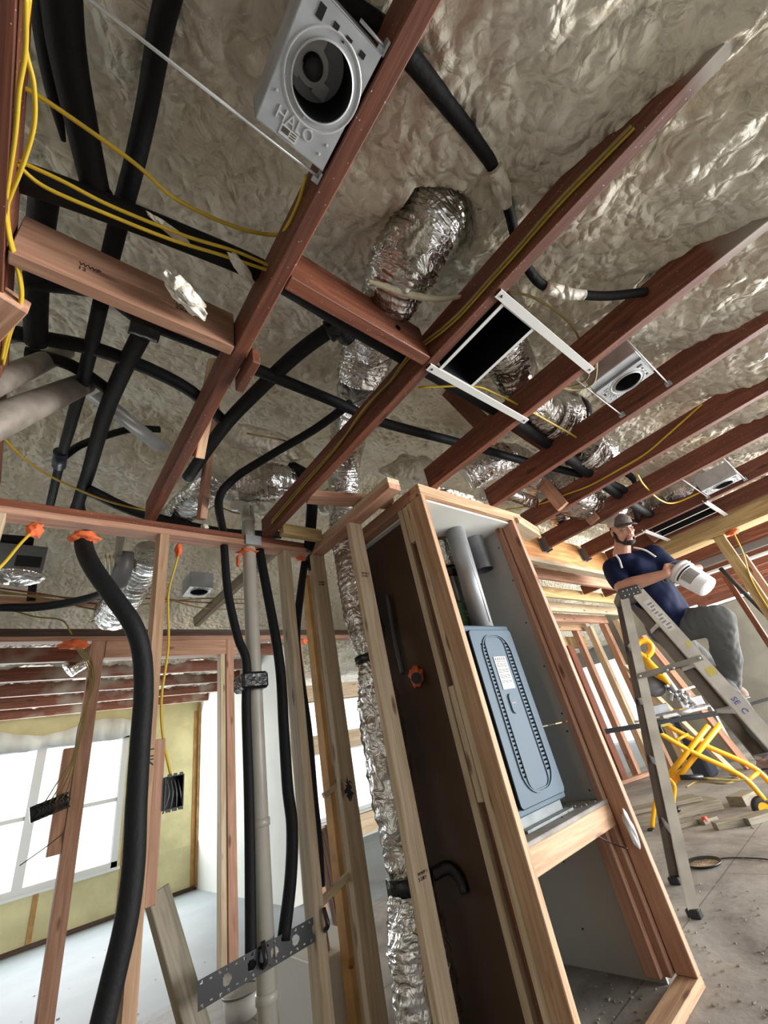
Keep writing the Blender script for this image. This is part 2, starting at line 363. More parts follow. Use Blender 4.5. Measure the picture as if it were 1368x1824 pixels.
def roof_z(x, y):
    if y < 2.4: z = 2.53 + 0.38*y
    else: z = 3.442 - 0.38*(y-2.4)
    if y > 4.2: z = max(z, 2.50)
    return max(z, 2.24) if y < 0 else z
def fgrid(a, b, f0, f1, fine, coarse):
    out = []; v = a
    while v < b:
        out.append(v)
        d = 0 if f0 <= v <= f1 else min(abs(v-f0), abs(v-f1))
        v += min(coarse, fine + d*0.02)
    out.append(b); return out
HOLE = (0.865, 0.285)
def foam_bump(x, y, z):
    p = Vector((x, y, z))
    w = noise.noise(p*9.0)*0.35
    q = Vector((x*13 + w, y*13 + noise.noise(p*11.0 + Vector((5, 5, 5)))*0.6, 0.3))
    d = noise.voronoi(q)[0]
    puff = -(0.55 - min(d[0], 0.9)**1.5*1.1)*0.034            # rounded blisters hanging down
    q2 = Vector((x*31, y*31, 1.7)); d2 = noise.voronoi(q2)[0]
    puff += (min(d2[0], 0.8))*0.013
    big = noise.noise(p*2.3)*0.055 + noise.noise(p*5.1)*0.022
    k = 0.55 + 0.45*noise.noise(p*1.3 + Vector((9, 2, 1)))
    # foam climbs onto the sides of the joists towards the eave
    return puff*(0.75 + 0.7*k) + big
xs = fgrid(-3.0, 13.0, -0.35, 2.6, 0.0125, 0.07); ys = fgrid(-1.7, 9.0, -0.75, 1.6, 0.0125, 0.07)
bm = bmesh.new(); G = []
JL = [(-0.255, -0.21), (0.37, 0.415), (1.01, 1.055), (1.655, 1.70), (2.235, 2.28), (2.845, 2.89), (3.415, 3.46), (4.165, 4.21), (4.72, 4.765)]
for y in ys:
    row = []
    for x in xs:
        z = roof_z(x, y) + foam_bump(x, y, 0)
        hd = math.hypot((x-HOLE[0])/1.25, (y-HOLE[1]))
        if hd < 0.13: z += 0.17*(1-(hd/0.13)**3) + 0.02*noise.noise(Vector((x*30, y*30, 0)))
        elif hd < 0.20: z -= 0.012*(1-(hd-0.13)/0.07)
        jd = min(min(abs(x-a), abs(x-b_)) for a, b_ in JL)
        if y < 0.9 and jd < 0.06: z -= 0.03*(1-jd/0.06)**2*(1 if y < 0.1 else max(0, (0.9-y)/0.8))
        row.append(bm.verts.new((x, y, z)))
    G.append(row)
for j in range(len(ys)-1):
    for i in range(len(xs)-1):
        f = bm.faces.new((G[j][i], G[j+1][i], G[j+1][i+1], G[j][i+1])); f.smooth = True
o = fin('ceiling', bm, 'foam'); tag(o, kind='structure')
# roof deck above the foam
bm = bmesh.new()
pr = [(-1.7, 2.62), (0.0, 3.02), (2.4, 3.92), (4.6, 3.1), (9.2, 2.95)]
for k in range(len(pr)-1):
    (y0, z0), (y1, z1) = pr[k], pr[k+1]
    for dz in (0, 0.02):
        bm.faces.new([bm.verts.new(v) for v in ((-4, y0, z0+dz), (13.5, y0, z0+dz), (13.5, y1, z1+dz), (-4, y1, z1+dz))])
tag(fin('ceiling_roof_deck', bm, 'dark'), kind='structure')

# far room of the left (window wall, side wall)
YW = 7.80
wx0, wx1, wz0, wz1 = -3.2, 1.46, 0.52, 2.10
for nm, lo, hi in (('wall_far_below_window', (-4, YW, 0), (2.46, YW+0.14, wz0)), ('wall_far_above_window', (-4, YW, wz1), (2.46, YW+0.14, 2.75)),
                   ('wall_far_right', (wx1, YW, wz0), (2.46, YW+0.14, wz1)), ('wall_far_left', (-4, YW, wz0), (wx0, YW+0.14, wz1))):
    struct(nm, lo, hi, 'yfoam')
for x in (0.62, 1.50, 2.38, -0.3):
    struct('trim_1', (x, YW-0.012, 0.05), (x+0.05, YW+0.01, wz0-0.02 if x < 1.46 else 2.3), 'ochre')
struct('trim_2', (-4, YW-0.03, 0), (2.46, YW, 0.045), 'dark')
w = empty('window_1', (0, YW, wz0)); tag(w, kind='structure')
bm = bmesh.new()
zc = 1.28
for (a, b_) in (((wx0, 0, wz0), (wx1, 0.1, wz0+0.06)), ((wx0, 0, wz1-0.06), (wx1, 0.1, wz1)), ((wx1-0.07, 0, wz0), (wx1, 0.1, wz1)), ((wx0, 0, wz0), (wx0+0.07, 0.1, wz1)),
                ((0.40, 0.01, wz0), (0.50, 0.09, wz1)), ((-1.0, 0.01, wz0), (-0.90, 0.09, wz1)), ((-2.2, 0.01, wz0), (-2.1, 0.09, wz1))):
    bxm(bm, [(p+q)/2 for p, q in zip(a, b_)], [abs(q-p) for p, q in zip(a, b_)])
for x0, x1 in ((0.50, wx1-0.07), (-0.90, 0.40), (-2.1, -1.0)):
    bxm(bm, ((x0+x1)/2, 0.06, zc), (x1-x0, 0.04, 0.045))
for v in bm.verts: v.co.y += YW
o = fin('window_frame', bm, 'winframe', w)
bm = bmesh.new(); bxm(bm, ((wx0+wx1)/2, YW+0.07, (wz0+wz1)/2), (wx1-wx0-0.1, 0.004, wz1-wz0-0.1)); fin('window_pane', bm, 'glass', w)
struct('trim_3', (-3.2, YW-0.05, wz0-0.03), (wx1+0.03, YW+0.02, wz0), 'winframe')
# translucent film hanging at the window head
bm = bmesh.new(); ft = []
for i in range(40):
    x = -0.6 + i*0.055; ft.append((bm.verts.new((x, YW-0.06-0.03*math.sin(i*1.3), wz1+0.16+0.06*math.sin(i*0.25))), bm.verts.new((x, YW-0.05-0.02*math.sin(i*1.9), wz1-0.06+0.02*math.sin(i*0.7)))))
for i in range(39): bm.faces.new((ft[i][0], ft[i+1][0], ft[i+1][1], ft[i][1]))
o = fin('plastic_film', bm, 'whitewall', smooth=True); sm = o.modifiers.new('s', 'SOLIDIFY'); sm.thickness = 0.003; bake(o)
tag(o, 'crumpled pale plastic film tacked along the top of the big window', 'film')
struct('wall_far_side', (2.46, 4.9, 0), (2.56, YW, 2.55), 'whitewall')
struct('trim_4', (2.435, YW-0.07, 0.03), (2.46, YW-0.03, 2.4), 'ochre')
struct('trim_5', (2.44, 6.9, 0.03), (2.462, 6.915, 2.45), 'winframe')
# room right of the pipes: wall, red trim, bright window
struct('wall_far_side_back', (2.56, 4.9, 0), (2.565, 7.0, 2.5), 'greywall')
struct('trim_10', (2.565, 5.10, 0), (2.60, 5.19, 2.3), 'red')
struct('wall_middle', (2.56, 7.0, 0), (3.9, 7.1, 2.6), 'yfoam')
struct('wall_middle_right', (5.3, 7.0, 0), (6.6, 7.1, 2.6), 'whitewall')
struct('wall_middle_low', (3.9, 7.0, 0), (5.3, 7.1, 0.35), 'whitewall')
struct('trim_6', (2.6, 6.93, 0.0), (2.72, 7.0, 2.3), 'red'); struct('trim_7', (3.86, 6.92, 0.0), (3.98, 7.0, 2.3), 'red')
struct('trim_8', (4.62, 6.94, 0.3), (4.70, 7.0, 2.3), 'red'); struct('trim_9', (3.86, 6.92, 2.2), (5.35, 7.0, 2.32), 'pink')
w = empty('window_2', (3.95, 7.0, 0.35)); tag(w, kind='structure')
bm = bmesh.new()
for x in (3.93, 4.3, 4.74, 5.25): bxm(bm, (x, 7.05, 1.27), (0.05, 0.08, 1.85))
for z in (0.38, 1.3, 2.18): bxm(bm, (4.6, 7.05, z), (1.35, 0.08, 0.05))
fin('window_frame', bm, 'winframe', w)
bm = bmesh.new(); bxm(bm, (4.6, 7.05, 1.27), (1.3, 0.004, 1.8)); fin('window_pane', bm, 'glass', w)
# outer walls, one of them added to block light
struct('wall_right', (13.2, -1.6, 0), (13.35, 4.2, 2.6), 'greywall')
struct('wall_right_above', (13.2, 4.2, 2.1), (13.35, 9, 2.6), 'greywall')
w = empty('window_3', (13.2, 4.2, 0)); tag(w, kind='structure')
bm = bmesh.new()
for y in (4.25, 5.4, 6.6, 7.8, 8.9): bxm(bm, (13.26, y, 1.05), (0.08, 0.08, 2.1))
fin('window_frame', bm, 'winframe', w)
bm = bmesh.new(); bxm(bm, (13.26, 6.6, 1.05), (0.004, 4.6, 2.1)); fin('window_pane', bm, 'glass', w)
struct('wall_light_blocker', (-3.1, -1.75, 0), (1.2, -1.65, 2.3), 'drywall')  # unseen wall added behind the camera to keep light off the left side
struct('wall_left', (-3.1, -1.75, 0), (-3.0, 7.9, 2.7), 'drywall')
struct('wall_back_right', (6.6, 8.4, 0), (13.3, 8.5, 2.7), 'greywall')
struct('wall_grey', (8.2, 2.35, 0), (8.3, 3.35, 2.45), 'greywall')
struct('wall_right_plaster', (7.6, 0.2, 0), (7.75, 2.0, 1.95), 'greywall')

# ================================================================ CEILING JOISTS (red stained 2x4, bottoms at 2.35)
JN = [
 ('stained ceiling joist at the far left edge with yellow cables stapled to its side', -0.255, -0.21, -1.3, 2.16),
 ('stained ceiling joist carrying the large square can light housing', 0.37, 0.415, -1.3, 2.12),
 ('long joist with register rails screwed to it and yellow cables along its flank', 1.01, 1.055, -1.3, 2.10),
 ('stained joist that ends on the left of the furnace closet header', 1.655, 1.70, -1.3, 1.262),
 ('stained joist between the closet header and the second can light', 2.235, 2.28, -1.3, 1.262),
 ('joist with a yellow cable lying along it and a pale block at its end', 2.845, 2.89, -1.3, 1.555),
 ('stained joist whose end meets the orange plywood just left of the man', 3.415, 3.46, -1.3, 1.555),
 ('stained joist passing above the man\'s cap', 4.165, 4.21, -1.3, 1.555),
 ('stained joist right beside the laminated beam', 4.72, 4.765, -1.3, 1.555)]
for i, (lab, x0, x1, y0, y1) in enumerate(JN):
    board('ceiling_joist', ((x0+x1)/2, y0, 2.42), ((x0+x1)/2, y1, 2.42), 0.045, 0.14, 'red', 'red-brown '+lab, 'joist', 'red stained ceiling joists')
# blocking
board('blocking', (-0.205, 0.905, 2.44), (0.368, 0.905, 2.44), 0.040, 0.18, 'pink', 'pale new wood block nailed level between the leftmost joists, grade stamps on it', 'blocking')
board('blocking', (0.417, 0.60, 2.44), (1.008, 0.60, 2.44), 0.045, 0.18, 'red', 'stained wooden block with a round hole drilled near its right end', 'blocking')
bm = bmesh.new(); lathe_bm(bm, [(0.0115, 0), (0.0115, 0.004), (0.0001, 0.004)], 20, axes((1, 0, 0), (0, 0, 1), (0, -1, 0), (0.86, 0.5775, 2.425)))
for ob in bpy.data.objects:
    if ob.name.startswith('blocking') and 'round hole' in ob.get('label', ''): fin('drilled_hole', bm, 'furnd', ob)
board('blocking', (0.44, 0.88, 2.345), (0.44, 1.03, 2.345), 0.03, 0.07, 'red', 'short stained scab block nailed to the joist side below the pale block', 'blocking')
board('blocking', (-0.21, 1.02, 2.36), (-0.30, 1.25, 2.36), 0.12, 0.05, 'pink', 'stub of pinkish wood poking in at the left edge of the picture', 'blocking')
for ob in list(bpy.data.objects):
    if ob.name.startswith('blocking') and 'grade stamps' in ob.get('label', ''):
        text('grade_stamp', 'HT  S-DRY\n2X6  DF', 0.022, axes((1, 0, 0), (0, 0, 1), (0, -1, 0), (0.18, 0.8845, 2.44)), 'ink', ob)
        text('grade_stamp', 'WWP\n12', 0.02, axes((1, 0, 0), (0, 0, 1), (0, -1, 0), (-0.07, 0.8845, 2.42)), 'ink', ob)
# rafter ties / braces rising from joists to the roof
board('roof_brace', (1.70, 0.78, 2.37), (1.735, 0.98, 2.98), 0.045, 0.09, 'red', 'red-brown diagonal brace rising from the joist left of the closet to the roof', 'brace', up=(0, 1, 0))
board('roof_brace', (2.30, 0.72, 2.42), (2.36, 0.98, 2.98), 0.045, 0.10, 'red', 'speckled dark brace rising behind the joist below the second can light', 'brace', up=(0, 1, 0))
for k, (px, py, x, lab) in enumerate(((1003, 903, 2.82, 'short pale-faced upright cleat hanging on the joist above the closet corner'), (1060, 929, 3.39, 'pinkish upright cleat hanging on the joist left of the man\'s cap'), (1120, 938, 4.14, 'reddish upright cleat hanging on the joist behind the man\'s cap'), (1172, 961, 4.69, 'upright cleat on the joist next to the beam, over the man\'s shoulder'))):
    p = PX(px, py, x)
    board('cleat', p, (p.x-0.01, p.y+0.10, 2.80), 0.04, 0.09, 'pink', lab, 'cleat', 'upright cleats on the right-hand joists', up=(0, 1, 0))
board('rafter_strut', (0.62, 2.0, 2.36), (0.60, 1.75, 3.0), 0.038, 0.07, 'pink', 'slim pale strut standing on the plate beside the bent black pipe', 'strut', up=(0, 1, 0))
board('rafter_strut', (0.455, 1.55, 2.40), (0.43, 1.25, 2.72), 0.04, 0.09, 'pale', 'short pale wedge of lumber tucked behind the joist with the can light', 'strut', up=(0, 1, 0))
board('ceiling_crosspiece', (1.06, 1.62, 2.375), (1.56, 1.50, 2.375), 0.09, 0.04, 'pink', 'pale crosspiece spanning from the long joist to the closet corner', 'crosspiece')
board('ceiling_crosspiece', (1.06, 1.95, 2.345), (1.33, 1.95, 2.345), 0.05, 0.07, 'lvl', 'short blond crosspiece behind the foot of the long joist', 'crosspiece')

# ================================================================ WALL 1 (stud wall with hoses)
board('top_plate', (-0.9, 2.1155, 2.335), (1.325, 2.1155, 2.335), 0.089, 0.034, 'red', 'dark reddish upper top plate of the near stud wall', 'top plate')
board('top_plate', (-0.9, 2.1155, 2.30), (1.325, 2.1155, 2.30), 0.089, 0.034, 'pink', 'pale lower top plate of the near stud wall, drilled for the hoses', 'top plate')
def stud(x0, x1, y0, y1, lab, mat='pale', z0=0.04, z1=2.283, g='wall studs'):
    return board('wall_stud', ((x0+x1)/2, (y0+y1)/2, z0), ((x0+x1)/2, (y0+y1)/2, z1), abs(y1-y0), abs(x1-x0), mat, lab, 'stud', g, up=(1, 0, 0))
sa = stud(0.439, 0.485, 2.071, 2.16, 'pale wall stud behind the long curved hose, pencilled letters on it', 'pale')
tm = axes((0, -1, 0), (0, 0, 1), (-1, 0, 0), (0.4375, 2.13, 1.25))
text('pencil_mark', 'UK', 0.05, axes((0, 0, -1), (1, 0, 0), (0, -1, 0), (0.447, 2.0695, 1.30)), 'ink', sa)
stud(1.13, 1.178, 2.071, 2.16, 'pale wall stud between the two right-hand black hoses', 'pale2')
stud(-0.20, -0.155, 2.071, 2.16, 'pale wall stud at the left edge under the yellow cable', 'pale2')
board('sole_plate', (-0.3, 2.1155, 0.02), (1.33, 2.1155, 0.02), 0.089, 0.038, 'pale', 'pale sole plate on the floor under the near stud wall', 'sole plate')
board('backing_block', (0.508, 2.12, 0.80), (0.508, 2.12, 1.33), 0.05, 0.04, 'pink', 'pinkish backing block nailed beside the pencil-marked stud', 'block', up=(1, 0, 0))
board('shadow_stud', (1.632, 1.95, 0.0), (1.632, 1.95, 2.26), 0.08, 0.010, 'pink', 'knotty dark stud in shadow against the brown closet board', 'stud', up=(1, 0, 0))
# ---- short return wall P2
for z, mt_, lab in ((2.332, 'pale2', 'upper'), (2.296, 'pink', 'lower')):
    board('top_plate', (1.378, 1.265, z), (1.378, 2.19, z), 0.088, 0.035, mt_, lab+' pale plate of the short return wall, sawn end towards us', 'top plate')
def stud2(px, pxr, y, lab, mat='pale', w=0.088, z0=0.04):
    return board('wall_stud', (1.378, y, z0), (1.378, y, 2.278), w, 0.04, mat, lab, 'stud', 'wall studs', up=(0, 1, 0))
s2 = stud2(0, 0, 2.09, 'wide-faced pale stud at the corner of the return wall with a black blot', 'pale2')
s3 = stud2(0, 0, 1.66, 'wide-faced pale stud in front of the silver duct with a grade stamp', 'pale2')
def stamp(par, x, y, z, s='S-DRY'):
    e = text('grade_stamp', 'WWP 1\nS DRY', 0.016, axes((1, 0, 0), (0, 0, 1), (0, -1, 0), (x, y, z)), 'ink', par)
stamp(s2, 1.352, 2.0685, 2.08); stamp(s3, 1.352, 1.6385, 1.95); stamp(s3, 1.355, 1.6385, 0.66)
bm = bmesh.new()
vs_ = [bm.verts.new((1.375+(0.020+0.012*math.sin(k*2.7)+0.006*math.sin(k*5.1))*math.cos(2*PI*k/28), 2.0692, 0.98+(0.045+0.018*math.sin(k*3.9))*math.sin(2*PI*k/28))) for k in range(28)]
bm.faces.new(vs_)
fin('ink_blot', bm, 'ink', s2)
stud(1.52, 1.60, 2.44, 2.48, 'pale stud of the wall behind, right of the corner stud', 'pale2', z0=0.0, z1=2.35)
stud(1.485, 1.515, 2.42, 2.50, 'orange-brown stud edge just behind the corner stud', 'ochre', z0=0.0, z1=2.3)
board('sole_plate', (1.378, 1.30, 0.02), (1.378, 2.19, 0.02), 0.088, 0.038, 'pale2', 'pale sole plate under the short return wall', 'sole plate')
for a, b_, lab in (((1.17, 2.11, 0.60), (1.36, 2.11, 0.66), 'thin pale batten joining the two studs low down'), ((1.44, 2.425, 0.96), (1.60, 2.425, 1.02), 'thin pale batten behind the silver duct')):
    board('batten', a, b_, 0.03, 0.028, 'pale2', lab, 'batten')

# ================================================================ WALL 2 (far side of the hall, header and doorway)
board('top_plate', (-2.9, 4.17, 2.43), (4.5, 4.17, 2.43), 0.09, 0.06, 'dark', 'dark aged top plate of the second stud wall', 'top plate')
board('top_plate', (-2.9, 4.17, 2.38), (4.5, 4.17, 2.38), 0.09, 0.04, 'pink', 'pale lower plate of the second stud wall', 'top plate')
board('door_header', (0.535, 4.17, 2.29), (1.66, 4.17, 2.29), 0.085, 0.14, 'pink', 'knotty wooden header over the rough doorway', 'header')
stud(0.44, 0.53, 4.125, 4.215, 'pinkish post left of the doorway carrying the switch box', 'pink', z0=0, z1=2.36, g='posts of the second wall')
stud(1.485, 1.53, 4.125, 4.215, 'white-edged jamb stud right of the doorway', 'pale2', z0=0, z1=2.22, g='posts of the second wall')
stud(1.54, 1.615, 4.125, 4.215, 'reddish-brown jamb stud right of the doorway', 'pink', z0=0, z1=2.36, g='posts of the second wall')
stud(2.30, 2.38, 4.125, 4.215, 'pinkish stud of the second wall seen between pipe and hoses', 'pink', z0=0, z1=2.36, g='posts of the second wall')
stud(3.3, 3.40, 4.125, 4.215, 'pale stud of the second wall seen right of the last hose', 'pale2', z0=0, z1=2.36, g='posts of the second wall')
board('backing_block', (0.40, 4.165, 0.95), (0.40, 4.165, 1.58), 0.07, 0.075, 'pink', 'thick wooden backing block beside the switch box', 'block', up=(1, 0, 0))
for (x0, x1, z, lab) in ((2.38, 3.3, 1.78, 'upper'), (2.38, 3.3, 1.30, 'middle'), (2.45, 3.3, 0.55, 'low')):
    board('blocking', (x0, 4.17, z), (x1, 4.17, z), 0.085, 0.16, 'pale2', lab+' pale horizontal board between the studs of the second wall', 'blocking')
# far room ceiling joists running across
for k, y in enumerate((4.80, 5.45, 6.10, 6.75, 7.40)):
    w_ = ('nearest the doorway', 'second in from the doorway', 'in the middle of the far room', 'fourth towards the window', 'closest to the big window')[k]
    board('ceiling_joist', (-3.0, y, 2.44), (2.46, y, 2.44), 0.05, 0.13, 'red', 'foam-splashed red-brown joist over the far room, '+w_, 'joist', 'far room joists')
board('rafter', (0.30, 2.30, 2.42), (0.52, 4.13, 2.50), 0.04, 0.10, 'grey', 'greyish diagonal timber running back under the foam with cables stapled to it', 'rafter')
board('rafter', (1.60, 3.0, 2.85), (1.25, 4.13, 2.53), 0.05, 0.10, 'grey', 'short brown diagonal timber behind the left curved hose', 'rafter')
board('rafter', (-0.4, 3.95, 2.62), (0.5, 3.95, 2.60), 0.05, 0.05, 'pink', 'thin pinkish crosspiece above the second wall', 'rafter')

# ================================================================ FURNACE CLOSET
Yc = 1.245; XL = 1.545; XR = 2.455
for z, lab in ((2.333, 'upper'), (2.297, 'lower')):
    board('closet_header', (XL, Yc+0.045, z), (2.56 if z > 2.31 else XR, Yc+0.045, z), 0.09, 0.035, 'pale', lab+' pale plate across the front of the furnace closet', 'plate')
    board('closet_header', (XL+0.045, Yc+0.092, z), (XL+0.045, 2.05, z), 0.09, 0.035, 'pink', lab+' plate along the left side of the furnace closet', 'plate')
board('closet_header', (2.50, 1.30, 2.332), (2.92, 1.38, 2.332), 0.11, 0.036, 'pale', 'pale double block continuing right from the closet header', 'plate')
board('closet_header', (2.50, 1.30, 2.294), (2.90, 1.38, 2.294), 0.11, 0.036, 'pale2', 'lower pale block right of the closet header', 'plate')
def cpost(x0, x1, y0, y1, lab, mat='pale', z0=0.04, z1=2.278):
    return board('closet_stud', ((x0+x1)/2, (y0+y1)/2, z0), ((x0+x1)/2, (y0+y1)/2, z1), abs(y1-y0), abs(x1-x0), mat, lab, 'stud', 'closet framing studs', up=(1, 0, 0))
cpost(XL, XL+0.036, Yc, Yc+0.09, 'pale knotty post forming the left front corner of the furnace closet')
cpost(XL+0.002, XL+0.09, Yc+0.092, Yc+0.128, 'narrow pale stud pressed against the back of the left corner post', 'pale2')
cpost(XL+0.03, XL+0.09, Yc+0.13, Yc+0.168, 'dark recessed stud in the left side stack of the closet', 'red')
cpost(XL+0.002, XL+0.09, Yc+0.172, Yc+0.208, 'narrow blond stud at the rear of the left side stack', 'pale2')
for z0, z1, lab in ((0.85, 1.30, 'lower'), (2.05, 2.275, 'upper')):
    board('filler_block', (XL+0.02, Yc+0.149, z0), (XL+0.02, Yc+0.149, z1), 0.036, 0.034, 'pale2', lab+' pale filler block in the slot of the left side stack', 'block', up=(1, 0, 0))
cpost(XR-0.037, XR, Yc, Yc+0.09, 'bright-edged post forming the right front corner of the furnace closet', 'pink')
cpost(XR-0.07, XR-0.005, Yc+0.094, Yc+0.13, 'narrow brown stud behind the right corner post', 'pink')
board('sole_plate', (XL, Yc+0.045, 0.02), (XR, Yc+0.045, 0.02), 0.09, 0.038, 'pale', 'pale threshold plate across the bottom front of the closet', 'sole plate')
cpost(XR-0.10, XR-0.038, Yc+0.13, Yc+0.20, 'reddish cripple stud under the right end of the furnace shelf', 'pink', z1=0.58)
# linings
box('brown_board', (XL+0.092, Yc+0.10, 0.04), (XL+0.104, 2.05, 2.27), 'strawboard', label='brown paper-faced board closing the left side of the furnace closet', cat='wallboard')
box('drywall_panel', (2.425, Yc+0.145, 1.05), (2.437, 2.05, 2.27), 'drywall', label='upper grey drywall sheet on the right inside of the closet', cat='drywall')
box('drywall_panel', (2.425, Yc+0.145, 0.0), (2.437, 2.05, 1.044), 'drywall', label='lower grey drywall sheet on the right inside of the closet', cat='drywall')
box('drywall_panel', (XL+0.104, 2.04, 0.0), (2.425, 2.052, 2.27), 'drywall', label='grey drywall sheet on the back of the closet', cat='drywall')
box('drywall_panel', (XL+0.06, Yc+0.03, 2.262), (2.42, 2.05, 2.274), 'whitewall', label='white ceiling panel inside the top of the furnace closet', cat='drywall')
bm = bmesh.new()
for z in [0.15, 0.42, 0.72, 1.0, 1.09, 1.35, 1.62, 1.9, 2.15]:
    for y in (Yc+0.17, 1.72):
        bxm(bm, (2.4245, y + 0.01*math.sin(z*9), z), (0.002, 0.009, 0.009))
o = fin('drywall_screw', bm, 'ink'); o.name = 'drywall_screws'; tag(o, 'dark screw heads dotted over the closet drywall', 'screws', kind='stuff')
# shelf
sh = empty('furnace_shelf', (2.0, 1.6, 0.66), 'dusty plywood furnace shelf with a pale board along its front edge', 'shelf')
board('shelf_deck', (XL+0.105, 1.685, 0.672), (2.424, 1.685, 0.672), 0.70, 0.018, 'dust', parent=sh, up=(0, 0, 1))
board('front_board', (XL+0.05, 1.353, 0.617), (2.415, 1.353, 0.617), 0.035, 0.092, 'pale', parent=sh)
board('rear_board', (XL+0.105, 2.0, 0.617), (2.415, 2.0, 0.617), 0.035, 0.092, 'pale', parent=sh)
# ================================================================ FURNACE
FX0, FX1, FY, FZ0, FZ1 = 1.80, 2.215, 1.42, 0.735, 1.60
f = empty('furnace', (2.0, 1.6, 0.681), 'blue-grey upright furnace cabinet with slotted front panel and a warning sheet', 'furnace')
bm = bmesh.new(); bxm(bm, ((FX0+FX1)/2, FY+0.24, (FZ0+FZ1)/2), (FX1-FX0, 0.46, FZ1-FZ0), bev=0.006); fin('cabinet', bm, 'furn', f)
def rrect(bm, cx_, cz_, w, h, r, y0, y1, mi=0, inner=None):
    def loop(w, h, r, y):
        pts = []
        for (sx, sz, a0) in ((1, 1, 0), (-1, 1, PI/2), (-1, -1, PI), (1, -1, 1.5*PI)):
            for k in range(7):
                a = a0 + PI/2*k/6
                pts.append(bm.verts.new((cx_ + sx*(w/2-r) + r*math.cos(a), y, cz_ + sz*(h/2-r) + r*math.sin(a))))
        return pts
    a = loop(w, h, r, y0); b_ = loop(w, h, r, y1)
    n = len(a)
    if inner:
        c = loop(w-2*inner, h-2*inner, max(r-inner, 0.002), y1); d = loop(w-2*inner, h-2*inner, max(r-inner, 0.002), y0)
        for k in range(n):
            q = (k+1) % n
            for A, B in ((a, b_), (b_, c), (c, d)):
                bm.faces.new((A[k], A[q], B[q], B[k])).material_index = mi
    else:
        for k in range(n):
            q = (k+1) % n; bm.faces.new((a[k], a[q], b_[q], b_[k])).material_index = mi
        bm.faces.new(b_).material_index = mi
    return
cxm = (FX0+FX1)/2
bm = bmesh.new(); rrect(bm, cxm-0.005, 1.165, 0.375, 0.80, 0.02, FY, FY-0.012); p = fin('front_panel', bm, 'furn', f)
bm = bmesh.new(); rrect(bm, cxm-0.005, 1.165, 0.383, 0.808, 0.024, FY-0.001, FY-0.004, inner=0.006); fin('panel_gap', bm, 'furnd', p)
bm = bmesh.new()
rrect(bm, cxm, 1.17, 0.255, 0.74, 0.10, FY-0.012, FY-0.018, inner=0.006)
rrect(bm, cxm-0.005, 1.17, 0.175, 0.72, 0.05, FY-0.012, FY-0.017, inner=0.004)
fin('raised_rim', bm, 'furn', p)
for sx in (-1, 1):
    bm = bmesh.new()
    for k in range(34): bxm(bm, (cxm - 0.004 + sx*0.106, FY-0.0120, 0.875 + k*0.0186), (0.032, 0.0016, 0.0085))
    fin('louvre_row', bm, 'furnd', p)
l = box('warning_sheet', (cxm-0.055, FY-0.0155, 1.255), (cxm+0.050, FY-0.0135, 1.42), 'paper', f)
bm = bmesh.new(); bxm(bm, (cxm-0.002, FY-0.0162, 1.395), (0.09, 0.0012, 0.005)); fin('red_line', bm, 'redink', l)
bm = bmesh.new()
for k in range(5): bxm(bm, (cxm-0.042+k*0.019, FY-0.0162, 1.408), (0.007, 0.0012, 0.013))
for r_ in range(14):
    if r_ in (3, 7, 11): continue
    for c_ in range(3):
        bxm(bm, (cxm-0.035+c_*0.031, FY-0.0162, 1.382-r_*0.0072), (0.026, 0.0010, 0.0034))
fin('print_lines', bm, 'ink', l)
bm = bmesh.new(); rrect(bm, cxm-0.012, 1.185, 0.052, 0.095, 0.022, FY-0.012, FY-0.020); bd = fin('badge', bm, 'furn', f)
text('badge_lettering', 'COMFORT', 0.0085, axes((1, 0, 0), (0, 0, 1), (0, -1, 0), (cxm-0.033, FY-0.0205, 1.183)), 'paper', bd)
bm = bmesh.new(); bxm(bm, (cxm+0.01, FY+0.22, 0.708), (0.36, 0.36, 0.052)); bxm(bm, (cxm+0.01, FY+0.02, 0.686), (0.40, 0.05, 0.010)); fin('galvanized_base', bm, 'galvb', f)
# flue pipes
def pipe_obj(name, x, y, z0, z1, r, mat, lab, cat, slant=(0, 0)):
    o = tube(name, [(x, y, z0), (x+slant[0], y+slant[1], z1)], r, mat, sub=1, seg=28, label=lab, cat=cat); return o
vp = empty('vent_pipe', (2.05, 1.50, 1.60), 'long galvanized vent pipe rising from the furnace top to the closet ceiling', 'pipe')
tube('pipe_body', [(2.06, 1.49, 1.60), (2.08, 1.48, 2.265)], 0.062, 'galvp', vp, sub=1, seg=32)
bm = bmesh.new(); bxm(bm, (2.06, 1.424, 1.93), (0.004, 0.003, 0.62)); fin('lock_seam', bm, 'galv', vp)
vp = empty('vent_pipe', (2.31, 1.50, 2.02), 'short open galvanized pipe stub hanging beside the long vent pipe', 'pipe')
bm = bmesh.new()
for r, fl in ((0.066, 1), (0.0635, -1)):
    lathe_bm(bm, [(r, 2.02), (r, 2.262)][::fl], 32, Matrix.Translation((2.33, 1.53, 0)))
lathe_bm(bm, [(0.066, 2.02), (0.0635, 2.02)], 32, Matrix.Translation((2.33, 1.53, 0)))
fin('pipe_body', bm, 'galvd', vp, smooth=False)
